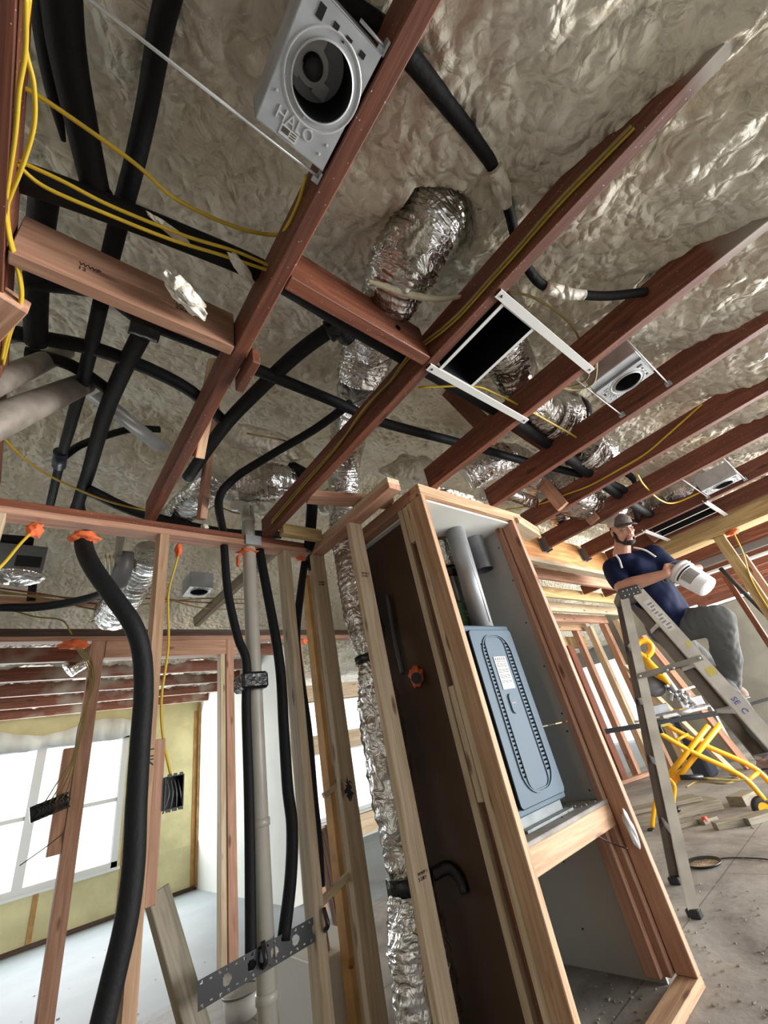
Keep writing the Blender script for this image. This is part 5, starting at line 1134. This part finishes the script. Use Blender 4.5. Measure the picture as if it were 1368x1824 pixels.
# facial features
for s_ in (-1, 1):
    bm = bmesh.new(); ell_bm(bm, hp(0.082, s_*0.031, 0.011), (0.008, 0.015, 0.006), HR, 2); fin('eye', bm, 'eye', man, smooth=True)
for s_ in (-1, 1):
    bm = bmesh.new(); ell_bm(bm, hp(0.0885, s_*0.031, 0.008), (0.003, 0.006, 0.004), HR, 2); fin('pupil', bm, 'hair', man, smooth=True)
    bm = bmesh.new(); cap_bm(bm, hp(0.086, s_*0.017, 0.034), hp(0.078, s_*0.050, 0.036), 0.004, 0.003, 8, 2); cap_bm(bm, hp(0.089, s_*0.018, 0.016), hp(0.082, s_*0.046, 0.014), 0.0022, 0.002, 8, 2); fin('eyebrow', bm, 'hair', man, smooth=True)
bm = bmesh.new(); cap_bm(bm, hp(0.093, -0.020, -0.054), hp(0.096, 0, -0.057), 0.004, 0.006, 8, 2); cap_bm(bm, hp(0.096, 0, -0.057), hp(0.093, 0.020, -0.054), 0.006, 0.004, 8, 2)
fin('lips', bm, 'lip', man, smooth=True)
# beard and hair
bm = bmesh.new()
ell_bm(bm, hp(0.054, 0, -0.099), (0.036, 0.036, 0.027), HR)
for s_ in (-1, 1):
    cap_bm(bm, hp(0.0, s_*0.072, 0.0), hp(0.008, s_*0.063, -0.065), 0.008, 0.015); cap_bm(bm, hp(0.008, s_*0.062, -0.068), hp(0.052, s_*0.028, -0.098), 0.017, 0.020)
    cap_bm(bm, hp(0.0935, s_*0.006, -0.041), hp(0.087, s_*0.027, -0.050), 0.0035, 0.003); cap_bm(bm, hp(0.084, s_*0.030, -0.058), hp(0.066, s_*0.034, -0.082), 0.004, 0.010)
    cap_bm(bm, hp(-0.02, s_*0.074, 0.03), hp(-0.03, s_*0.070, -0.01), 0.010, 0.012)
ell_bm(bm, hp(-0.055, 0, 0.0), (0.045, 0.066, 0.055), HR)
remeshed('beard_and_hair', bm, 'hair', man, vox=0.004, smooth=2)
# cap
bm = bmesh.new(); ell_bm(bm, hp(-0.008, 0, 0.055), (0.103, 0.086, 0.088), HR, 4)
for v in bm.verts:
    l = HR.transposed() @ (v.co - HEADC)
    if l.z < 0.045: v.co = HEADC + HR @ Vector((l.x, l.y, 0.045 + (l.z-0.045)*0.02))
cpv = fin('cap', bm, ['cap', 'mesh'], man, smooth=True)
for p_ in cpv.data.polygons:
    l = HR.transposed() @ (p_.center - HEADC)
    if l.x < 0.045: p_.material_index = 1
bm = bmesh.new(); nn_ = 16; rows = []
for i in range(nn_+1):
    a = -1.15 + 2.3*i/nn_; row = []
    for r_ in (0.0, 0.5, 1.0):
        ex = 0.078*math.cos(a*0.95)**0.8*r_ if abs(a) < 1.5 else 0
        row.append(hp(-0.008 + 0.098*math.cos(a) + ex, 0.082*math.sin(a), 0.050 - 0.010*r_ - 0.016*abs(math.sin(a))*r_))
    rows.append([bm.verts.new(p_) for p_ in row])
for i in range(nn_):
    for k in range(2): bm.faces.new((rows[i][k], rows[i+1][k], rows[i+1][k+1], rows[i][k+1]))
o = fin('cap_visor', bm, 'cap', cpv, smooth=True); sm = o.modifiers.new('s', 'SOLIDIFY'); sm.thickness = 0.005; sm.offset = 0; bake(o); o.data.materials.clear(); o.data.materials.append(M['cap'])
tf = hp(0.092, -0.03, 0.085)
text('cap_lettering', 'TOYS', 0.022, axes(side_v, (upv*0.85 - face_f*0.5).normalized(), side_v.cross((upv*0.85 - face_f*0.5).normalized()), hp(0.087, -0.028, 0.082)), 'redink', cpv, extrude=0.002)
# t-shirt
fold = lambda s, a: (lambda p: a*noise.noise(Vector((p.x*s, p.y*s, p.z*s*0.45))) )
bm = bmesh.new()
cap_bm(bm, SHR, SHL, 0.082, 0.078); cap_bm(bm, CHEST.lerp(SHR, 0.25), CHEST.lerp(SHL, 0.25), 0.155, 0.15)
ell_bm(bm, CHEST, (0.175, 0.165, 0.18)); ell_bm(bm, CHEST.lerp(NECK, 0.25) + Vector((-0.03, -0.06, -0.03)), (0.15, 0.10, 0.10)); cap_bm(bm, CHEST, BELLY, 0.165, 0.18)
cap_bm(bm, BELLY, HIP + Vector((0, 0, 0.0)), 0.185, 0.165); cap_bm(bm, BELLY + Vector((0.02, -0.05, 0)), HIP + Vector((0.02, -0.05, 0.05)), 0.14, 0.135)
cap_bm(bm, NECK + Vector((0, 0, -0.045)), CHEST, 0.075, 0.12)
cap_bm(bm, SHR, SHR.lerp(ELR, 0.80), 0.082, 0.072); cap_bm(bm, SHL, SHL.lerp(ELL_, 0.75), 0.080, 0.070)
remeshed('t_shirt', bm, 'navy', man, vox=0.009, smooth=16, disp=fold(12, 0.011))
# white shoulder piping
for A_, B_, nm in ((PD(1096, 988, 3.24), PD(1108, 1012, 3.20), 'white_piping'), (PD(1128, 975, 3.18), PD(1168, 992, 3.12), 'white_piping')):
    sh_ = None
    tube(nm, [A_, A_.lerp(B_, 0.5) + Vector((-0.0, -0.01, 0.012)), B_], 0.007, 'paper', man, seg=8)
# sweatpants
bm = bmesh.new()
cap_bm(bm, HIP + Vector((0, 0, 0.02)), HIP + Vector((0, 0, -0.06)), 0.145, 0.14)
cap_bm(bm, HIPL, KNL, 0.135, 0.105); cap_bm(bm, KNL, KNL.lerp(ANL, 0.5), 0.102, 0.094); cap_bm(bm, KNL.lerp(ANL, 0.5), ANL, 0.094, 0.066)
cap_bm(bm, HIPR, KNR, 0.125, 0.088); cap_bm(bm, KNR, KNR.lerp(ANR, 0.55), 0.085, 0.070); cap_bm(bm, KNR.lerp(ANR, 0.55), ANR, 0.070, 0.050)
remeshed('sweatpants', bm, 'grypant', man, vox=0.008, smooth=6, disp=lambda p: 0.012*noise.noise(p*9) + 0.007*noise.noise(Vector((p.x*30, p.y*30, p.z*9))))
# shoes
def shoe(A_, dirv, nm='shoe'):
    d_ = Vector((dirv[0], dirv[1], 0)).normalized(); s_ = Vector((-d_.y, d_.x, 0))
    Rm = Matrix((d_, s_, Vector((0, 0, 1)))).transposed()
    b0 = A_ + Vector((0, 0, -0.075))
    bm = bmesh.new(); ell_bm(bm, b0 + d_*-0.02 + Vector((0, 0, 0.01)), (0.055, 0.042, 0.055), Rm); ell_bm(bm, b0 + d_*0.07, (0.10, 0.045, 0.036), Rm); ell_bm(bm, b0 + d_*0.14, (0.055, 0.046, 0.028), Rm)
    for v in bm.verts:
        if v.co.z < b0.z-0.02: v.co.z = b0.z-0.02
    o = remeshed(nm, bm, 'shoe', man, vox=0.006, smooth=2)
    bm = bmesh.new(); ell_bm(bm, b0 + d_*0.06 + Vector((0, 0, -0.026)), (0.135, 0.048, 0.012), Rm); fin('sole', bm, 'sawgrey', o, smooth=True)
toe = PD(1320, 1342, 2.55) - ANR
shoe(ANR, toe); shoe(ANL + Vector((0, 0, -0.01)), Vector((-0.77, 0.6, 0)))
# bucket in his hands
bk = empty('bucket', BT, 'white plastic bucket with printed grey label tilted in the man\'s hands', 'bucket')
ref = Vector((0, 0, 1)); bu = (viewd - bax*viewd.dot(bax)).normalized(); bv = bax.cross(bu)
BM_ = axes(bu, bv, bax, BT - bu*0.0)
r0 = 0.088; r1 = 0.076; BLn = BL*1.06
bm = bmesh.new(); lathe_bm(bm, [(r0-0.004, 0.012), (r0-0.004, 0.0), (r0+0.006, 0.0), (r0+0.006, 0.022), (r0+0.001, 0.024), (r0+0.001, 0.04), (r0+0.005, 0.041), (r0+0.005, 0.048), (r0, 0.05), (r1, BLn-0.006), (r1-0.006, BLn), (0.001, BLn)], 48, BM_)
lathe_bm(bm, [(r1-0.008, BLn-0.01), (r0-0.004, 0.012)], 48, BM_)
fin('bucket_body', bm, 'bucket', bk)
def cyl_patch(name, a0, a1, z0, z1, mat, par, off=0.0012):
    bm = bmesh.new(); n = 14; g = []
    for i in range(n+1):
        a = a0+(a1-a0)*i/n; row = []
        for z in (z0, z1):
            r = r0 + (r1-r0)*(z-0.05)/(BLn-0.056) + off; row.append(bm.verts.new(BM_ @ Vector((r*math.cos(a), r*math.sin(a), z))))
        g.append(row)
    for i in range(n): bm.faces.new((g[i][0], g[i+1][0], g[i+1][1], g[i][1]))
    return fin(name, bm, mat, par, smooth=True)
cyl_patch('label_panel', -0.75, 0.55, 0.075, 0.15, 'greyink', bk); 
cyl_patch('label_band', -0.9, 0.9, 0.056, 0.068, 'ink', bk)
bm = bmesh.new()
for k in range(7):
    for j in range(5):
        a = -0.6 + j*0.26; z = 0.082+k*0.0095
        r = r0 + (r1-r0)*(z-0.05)/(BLn-0.056)+0.002; bxm(bm, (0, 0, 0), (0.0008, 0.018, 0.0028), BM_ @ Matrix.Translation((r*math.cos(a), r*math.sin(a), z)) @ Matrix.Rotation(a, 4, 'Z'))
fin('label_print', bm, 'paper', bk)
tube('bail_handle', [BM_ @ Vector((0.02, r0+0.008, 0.03)), BM_ @ Vector((-0.03, r0+0.04, -0.05)), BM_ @ Vector((-0.02, 0.03, -0.10)), BM_ @ Vector((0.0, -r0*0.6, -0.05)), BM_ @ Vector((0.02, -r0-0.008, 0.03))], 0.003, 'galvl', bk, seg=8)

# ================================================================ MITRE SAW AND STAND
A0 = Vector((4.816, 2.353, 0)); B0 = Vector((5.402, 1.543, 0)); pd0 = (B0-A0).normalized(); pn = Vector((pd0.y, -pd0.x, 0)).normalized()
if pn.x < 0: pn = -pn
def PP(px, py, off=0.0):
    d = ray(px, py); o_ = A0 + pn*off; t_ = (o_-CAMP).dot(pn)/d.dot(pn); return CAMP + d*t_
st = empty('saw_stand', (5.1, 1.95, 0), 'yellow folding X-shaped wheeled stand carrying the mitre saw', 'saw stand')
tr = 0.024
def ytube(nm, pts, r=tr, mat='sawyel', sub=6): return tube(nm, pts, r, mat, st, sub=sub, seg=12)
ytube('rising_leg', [PP(1188, 1385), PP(1262, 1292)], sub=2); ytube('rising_leg', [PP(1197, 1398, 0.02), PP(1283, 1290, 0.10)], sub=2)
ytube('crossing_leg', [PP(1165, 1300), PP(1230, 1338), PP(1320, 1382), PP(1362, 1425)]); ytube('crossing_leg', [PP(1180, 1288, 0.12), PP(1250, 1325, 0.12), PP(1340, 1366, 0.12), PP(1380, 1405, 0.12)])
ytube('cross_tube', [PP(1330, 1392), PP(1352, 1375, 0.12)], 0.016, sub=1); ytube('cross_tube', [PP(1205, 1318), PP(1225, 1308, 0.12)], 0.014, sub=1)
ytube('foot_leg', [PP(1190, 1385), PP(1201, 1400), PP(1200, 1420), PP(1198, 1440), PP(1195, 1462)], 0.018); ytube('foot_leg', [PP(1215, 1372, 0.12), PP(1190, 1392, 0.06), PP(1170, 1420, -0.02), PP(1164, 1450, -0.02), PP(1162, 1474, -0.02)], 0.018)
ytube('base_bar', [PP(1190, 1452), PP(1172, 1458, -0.02)], 0.012, sub=1)
tube('grip', [PP(1212, 1385, -0.05), PP(1252, 1384, -0.05)], 0.022, 'blackpl', st, sub=2, seg=12)
ytube('low_rail', [PP(1252, 1386, -0.04), PP(1310, 1390, -0.04), PP(1330, 1388, -0.04)], 0.011, 'olive')
for off, px_, py_ in ((0, 1361, 1440), (0.12, 1400, 1420)):
    c = PP(px_, py_, off); bm = bmesh.new(); mm = axes(pd0, (0, 0, 1), pn, c - pn*0.02)
    lathe_bm(bm, [(0.05, 0.0), (0.085, 0.0), (0.095, 0.01), (0.095, 0.03), (0.085, 0.04), (0.05, 0.04)], 36, mm); w_ = fin('wheel', bm, 'blackpl', st)
    bm = bmesh.new(); lathe_bm(bm, [(0.001, 0.004), (0.05, 0.004)], 36, mm); lathe_bm(bm, [(0.05, 0.036), (0.001, 0.036)], 36, mm); fin('hub', bm, 'sawyel', w_)
for px_, py_, off in ((1160, 1480, -0.02), (1205, 1442, 0.06)):
    bm = bmesh.new(); ell_bm(bm, PP(px_, py_, off), (0.035, 0.035, 0.025)); fin('rubber_foot', bm, 'blackpl', st, smooth=True)
for off in (0.0, 0.12):
    o = board('support_rail', PP(1078, 1303, off), PP(1292, 1268, off), 0.035, 0.045, 'blackpl', parent=st)
board('support_rail', PP(1292, 1268, 0.12), PP(1400, 1235, 0.12), 0.02, 0.025, 'blackpl', parent=st)
bm = bmesh.new(); bxm(bm, (0, 0, 0), (0.03, 0.05, 0.06), Matrix.Translation(PP(1175, 1300, -0.02))); fin('rail_clamp', bm, 'blackpl', st)
box_ = PP(1186, 1290, -0.025); bm = bmesh.new(); bxm(bm, (0, 0, 0), (0.09, 0.002, 0.022), axes(pd0, pn, (0, 0, 1), PP(1186, 1291, -0.022))); fin('rail_label', bm, 'lime', st)
sw = empty('mitre_saw', PP(1215, 1265), 'mitre saw with yellow loop handle and cast aluminium table on the stand', 'saw')
SM = axes(pd0, pn, (0, 0, 1), PP(1215, 1268))
bm = bmesh.new(); bxm(bm, (0.0, 0.05, -0.005), (0.42, 0.24, 0.035), SM, bev=0.006); bxm(bm, (-0.30, 0.05, 0.0), (0.28, 0.14, 0.02), SM, bev=0.004); bxm(bm, (0.22, 0.05, 0.0), (0.2, 0.14, 0.02), SM, bev=0.004)
lathe_bm(bm, [(0.13, -0.02), (0.14, 0.0), (0.13, 0.022), (0.001, 0.024)], 36, SM @ Matrix.Translation((0.0, 0.05, 0)))
fin('table', bm, 'alu', sw)
bm = bmesh.new(); bxm(bm, (-0.17, 0.13, 0.06), (0.22, 0.02, 0.09), SM, bev=0.006); bxm(bm, (0.17, 0.13, 0.06), (0.22, 0.02, 0.09), SM, bev=0.006); fin('fence', bm, 'alu', sw)
bm = bmesh.new(); bxm(bm, (-0.01, 0.035, 0.026), (0.05, 0.20, 0.006), SM); fin('yellow_insert', bm, 'sawyel', sw)
# head: motor, guard, rails, handle
bm = bmesh.new()
cap_bm(bm, PP(1196, 1232, 0.1), PP(1232, 1252, 0.16), 0.035, 0.05); cap_bm(bm, PP(1180, 1198, 0.05), PP(1200, 1232, 0.05), 0.03, 0.05)
fin('arm', bm, 'sawgrey', sw, smooth=True)
bm = bmesh.new(); 
for k in range(12):
    c = PP(1188+k*4.2, 1222+ (k % 3)*8 + k*1.6, 0.0+0.03*(k % 2)); bxm(bm, (0, 0, 0), (0.05+0.016*(k % 3), 0.035, 0.03), Matrix.Translation(c) @ Matrix.Rotation(k*1.1, 4, 'X') @ Matrix.Rotation(k*0.7, 4, 'Z'), bev=0.006)
fin('motor_parts', bm, 'alu', sw)
mm = axes(pd0, (0, 0, 1), pn, PP(1166, 1222, 0.05)); bm = bmesh.new(); lathe_bm(bm, [(0.001, 0.0), (0.10, 0.0), (0.105, 0.01), (0.105, 0.05), (0.001, 0.055)], 36, mm); fin('blade_guard', bm, 'sawgrey', sw)
tube('trigger_handle', [PP(1150, 1170), PP(1139, 1164), PP(1134, 1152), PP(1139, 1144), PP(1150, 1142), PP(1159, 1148), PP(1160, 1160), PP(1152, 1170)], 0.030, 'sawyel', sw, seg=14)
tube('yellow_cover', [PP(1148, 1168), PP(1156, 1182), PP(1168, 1196), PP(1180, 1206), PP(1193, 1220)], [0.03, 0.045, 0.055, 0.045, 0.012], 'sawyel', sw, seg=14, flat=(1, 0.7))
tube('slide_rail', [PP(1185, 1238, 0.2), PP(1240, 1222, 0.3)], 0.012, 'galvl', sw, sub=1)

# ================================================================ THINGS ON THE FLOOR
fb = [((4.60, 3.05, 0.04), (5.55, 1.98, 0.04), 0.28, 0.08, 'grey', 'long grey-green plank pack lying on the floor behind the stand'),
      ((4.62, 3.12, 0.10), (5.50, 2.10, 0.10), 0.22, 0.035, 'grey', 'upper grey-green plank on the pack behind the stand')]
for a, b_, w_, h_, mt_, lab in fb: board('plank', a, b_, w_, h_, mt_, lab, 'plank', 'planks behind the stand', bev=0.004)
E_ = Vector((5.53, 2.06, 0.06))
bm = bmesh.new(); bxm(bm, (0, 0, 0.012), (0.003, 0.05, 0.02)); bxm(bm, (0, -0.08, 0.012), (0.003, 0.05, 0.02)); 
bx_ = fin('price_sticker', bm, 'lime', mw=frame((4.60, 3.05, 0.04), (5.55, 1.98, 0.04)) @ Matrix.Translation((0.718, 0.06, 0.0))); tag(bx_, 'small yellow stickers on the end of the plank pack', 'sticker')
for (px, py, w_, l_, h_, ang, lab) in ((1300, 1473, 0.10, 0.22, 0.05, -0.9, 'small grey wood offcut lying nearest in front of the stand'), (1330, 1430, 0.16, 0.28, 0.08, -0.3, 'grey block by the stand wheel'),
        (1225, 1472, 0.06, 0.30, 0.03, -0.7, 'thin grey offcut left of the red scrap'), (1262, 1465, 0.09, 0.16, 0.035, -0.5, 'grey offcut under the red scrap'), (1355, 1462, 0.12, 0.3, 0.05, -0.6, 'grey lump of scrap at the right edge of the floor')):
    p = PZ(px, py, 0); d_ = Vector((math.cos(ang), math.sin(ang), 0))*l_/2
    board('wood_offcut', Vector((p.x, p.y, h_/2)) - d_, Vector((p.x, p.y, h_/2)) + d_, w_, h_, 'grey', lab, 'offcut', 'offcuts on the floor')
p = PZ(1255, 1458, 0.04); bm = bmesh.new(); bmesh.ops.create_cone(bm, cap_ends=True, segments=16, radius1=0.03, radius2=0.02, depth=0.03, matrix=Matrix.Translation(p)); tag(fin('red_scrap', bm, 'redink'), 'small bright red scrap on the floor offcuts', 'scrap')
pn_ = empty('pan', (3.92, 1.65, 0), 'round shallow black-rimmed pan with silvery inside on the floor behind the ladder', 'pan')
bm = bmesh.new(); T_ = Matrix.Translation((3.93, 1.655, 0)); lathe_bm(bm, [(0.001, 0.002), (0.095, 0.002), (0.112, 0.018), (0.116, 0.018), (0.10, 0.0)], 40, T_); fin('rim', bm, 'blackpl', pn_)
bm = bmesh.new(); disc_bm(bm, 0.094, 0.004, 40, T_); fin('wet_inside', bm, 'foil', pn_)
tube('cord', [PZ(1275, 1530, 0.006), PZ(1310, 1528, 0.006), PZ(1360, 1530, 0.006), PZ(1400, 1538, 0.006)], 0.004, 'blackpl', label='thin dark cord trailing right from the pan', cat='cord')
tube('yellow_cord', [PZ(1222, 1402, 0.13), PZ(1245, 1392, 0.14), PZ(1290, 1396, 0.13), PZ(1320, 1385, 0.13), PZ(1300, 1380, 0.14)], 0.008, 'olive', label='yellowish extension cord coiled on the plank pack', cat='cord')
# black box/tool behind the stand
bb = empty('tool_case', (6.1, 2.0, 0), 'dark blue-black tool case standing behind the yellow stand', 'case')
bm = bmesh.new(); c = PZ(1262, 1385, 0.0); c = Vector((c.x, c.y, 0)); bxm(bm, (c.x, c.y, 0.16), (0.34, 0.20, 0.30), bev=0.02); bxm(bm, (c.x-0.05, c.y, 0.5), (0.20, 0.10, 0.5), bev=0.02); fin('case_body', bm, plain('blue_black_case', (0.025, 0.032, 0.05), 0.5), bb)
board('far_lumber', PZ(1335, 1370, 0.0), PZ(1335, 1370, 0.0) + Vector((0.5, 0.6, 1.9)), 0.09, 0.06, 'pink', 'reddish timber leaning behind the stand near the man\'s shoe', 'timber')
board('far_lumber', PZ(1315, 1385, 0.0), PZ(1315, 1385, 0.0) + Vector((0.2, 0.75, 1.5)), 0.09, 0.05, 'pale2', 'pale timber leaning beside the reddish one behind the stand', 'timber')
# litter
bm = bmesh.new(); random.seed(11)
for k in range(230):
    px = random.uniform(1060, 1368); py = random.uniform(1440, 1824) if k % 3 else random.uniform(1560, 1800)
    p = PZ(px, py, 0.004); s_ = random.uniform(0.002, 0.008)
    mm = Matrix.Translation(p) @ Matrix.Rotation(random.random()*6, 4, 'Z'); bxm(bm, (0, 0, 0), (s_*2, s_, s_*0.7), mm)
for k in range(60):
    x = random.uniform(1.7, 2.4); y = random.uniform(1.3, 2.0); s_ = random.uniform(0.002, 0.007); bxm(bm, (x, y, 0.004), (s_*2, s_, s_))
    x = random.uniform(2.15, 2.4); y = random.uniform(1.36, 1.8); bxm(bm, (x, y, 0.684), (s_*2, s_, s_))
for k in range(40):
    x = random.uniform(0.2, 1.6); y = random.uniform(3.4, 6.5); s_ = random.uniform(0.003, 0.01); bxm(bm, (x, y, 0.004), (s_*2, s_*0.6, s_*0.5))
tag(fin('debris', bm, 'grey'), 'crumbs of foam and wood chips scattered over floor and shelf', 'debris', kind='stuff')

# ================================================================ ELECTRICAL BOXES, TANK, MISC AT LEFT
sb = empty('switch_box', (0.25, 4.1, 1.22), 'long black multi-gang switch box with wires on the post left of the doorway', 'electrical box')
A = PY(54, 1452, 4.10); B = PY(120, 1425, 4.10)
fmx = frame(A, B)
bm = bmesh.new(); L = (B-A).length; bxm(bm, (0, 0.03, 0.045), (L, 0.06, 0.004)); bxm(bm, (0, 0.03, -0.045), (L, 0.06, 0.004)); bxm(bm, (0, 0.06, 0), (L, 0.004, 0.09)); bxm(bm, (-L/2, 0.03, 0), (0.004, 0.06, 0.09)); bxm(bm, (L/2, 0.03, 0), (0.004, 0.06, 0.09))
for k in range(5): bxm(bm, (-L/2+0.04+k*L/5, -0.003, 0.042), (0.02, 0.01, 0.012)); bxm(bm, (-L/2+0.04+k*L/5, -0.003, -0.042), (0.02, 0.01, 0.012))
fin('case', bm, 'blackpl', sb, mw=fmx)
bm = bmesh.new(); random.seed(5)
for k in range(10):
    a = Vector((-L/2+0.03+k*L/11, 0.02, 0.03)); pth = catmull([a, a+Vector((0.02, -0.02, -0.03)), a+Vector((-0.01, 0.0, -0.06))], 5); tube_bm(bm, pth, 0.004, 6)
fin('wires', bm, 'capd', sb, mw=fmx)
sb = empty('outlet_box', (0.58, 2.12, 1.14), 'small black outlet box with wire ends on the backing block', 'electrical box')
A = PY(295, 1385, 2.09); B = PY(325, 1436, 2.09); bm = bmesh.new()
cxx, czz = (A.x+B.x)/2, (A.z+B.z)/2; w_, h_ = abs(B.x-A.x), abs(A.z-B.z)
for c_, s_ in (((cxx, 2.115, A.z), (w_, 0.06, 0.004)), ((cxx, 2.115, B.z), (w_, 0.06, 0.004)), ((A.x, 2.115, czz), (0.004, 0.06, h_)), ((B.x, 2.115, czz), (0.004, 0.06, h_)), ((cxx, 2.145, czz), (w_, 0.004, h_))): bxm(bm, c_, s_)
for k in range(3): bxm(bm, (A.x+0.012+k*w_/3, 2.085, A.z+0.004), (0.012, 0.008, 0.01)); bxm(bm, (A.x+0.012+k*w_/3, 2.085, B.z-0.004), (0.012, 0.008, 0.01))
fin('case', bm, 'blackpl', sb)
bm = bmesh.new()
for k in range(4):
    a = Vector((A.x+0.012+k*0.014, 2.12, A.z-0.01)); tube_bm(bm, catmull([a, a+Vector((0.004, -0.03, -0.05)), a+Vector((0.01*k-0.01, -0.01, -0.11))], 5), 0.003, 6)
fin('wires', bm, 'sawgrey', sb)
# water heater stub / white box with brass fitting behind the studs
bxo = empty('white_utility_box', (1.45, 2.9, 0), 'low white box with a copper stub and capped pipe behind the studs', 'box')
A = PZ(590, 1700, 0.30); c = Vector((A.x+0.02, A.y+0.1, 0))
bm = bmesh.new(); bxm(bm, (c.x+0.05, c.y+0.1, 0.15), (0.34, 0.42, 0.30), bev=0.004); fin('box_body', bm, 'paper', bxo)
tube('copper_stub', [PZ(582, 1690, 0.30), PZ(580, 1672, 0.38), PZ(578, 1650, 0.44)], [0.018, 0.014, 0.010], 'copper', bxo, sub=2)
tube('clear_tube', [PZ(578, 1652, 0.44), PZ(570, 1600, 0.58)], 0.006, 'paper', bxo, sub=2)
tube('copper_elbow', [PZ(598, 1705, 0.28) + Vector((0, -0.14, 0)), PZ(600, 1745, 0.14) + Vector((0, -0.1, 0))], 0.014, 'copper', bxo, sub=2)
# open bucket bottom-left of the pipe
c = PZ(437, 1815, 0.0)
bo = empty('open_pail', (c.x, c.y, 0), 'pale open pail with dark rim on the floor beside the white drain pipe', 'pail')
bm = bmesh.new(); T_ = Matrix.Translation((c.x, c.y+0.05, 0)); lathe_bm(bm, [(0.001, 0.0), (0.085, 0.0), (0.10, 0.10), (0.096, 0.10), (0.082, 0.005)], 36, T_); fin('pail_body', bm, 'paper', bo)
bm = bmesh.new(); lathe_bm(bm, [(0.099, 0.098), (0.106, 0.10), (0.106, 0.108), (0.097, 0.108), (0.097, 0.098)], 36, T_); fin('rim', bm, 'sawgrey', bo)
# dark slats leaning behind the fourth hose, blue box
for k in range(4):
    a = PY(588+k*7, 1600-k*4, 3.6); b_ = PY(566+k*5, 1490-k*6, 3.9)
    d_ = (b_-a); board('dark_slat', a - d_*0.9, b_, 0.03, 0.045, 'dark', ('leftmost', 'second', 'third', 'rightmost')[k]+' dark slat leaning behind the last hose', 'slat', 'dark leaning slats')
box('blue_box', PY(498, 1540, 6.9), PY(512, 1578, 6.8), plain('dusty_blue', (0.12, 0.22, 0.32), 0.6), label='small dusty blue box on the far wall between the hoses', cat='box')
box('wall_outlet', PY(491, 1505, 6.95), PY(497, 1525, 6.9), 'blackpl', label='dark outlet on the cream far wall between the hoses', cat='outlet')
# pipes hung in the dark slot left of the closet board
tube('black_stub', [PX(742, 1208, 1.64), PX(742, 1208, 1.56)], 0.028, 'blackpl', sub=1, label='round black pipe end set in orange sealant beside the closet', cat='pipe')
tube('thin_pipe', [PX(690, 1060, 1.60), PX(700, 1120, 1.60), PX(718, 1200, 1.60)], 0.014, 'capd', label='dark thin pipe with metal collars in the shadow left of the closet', cat='pipe')
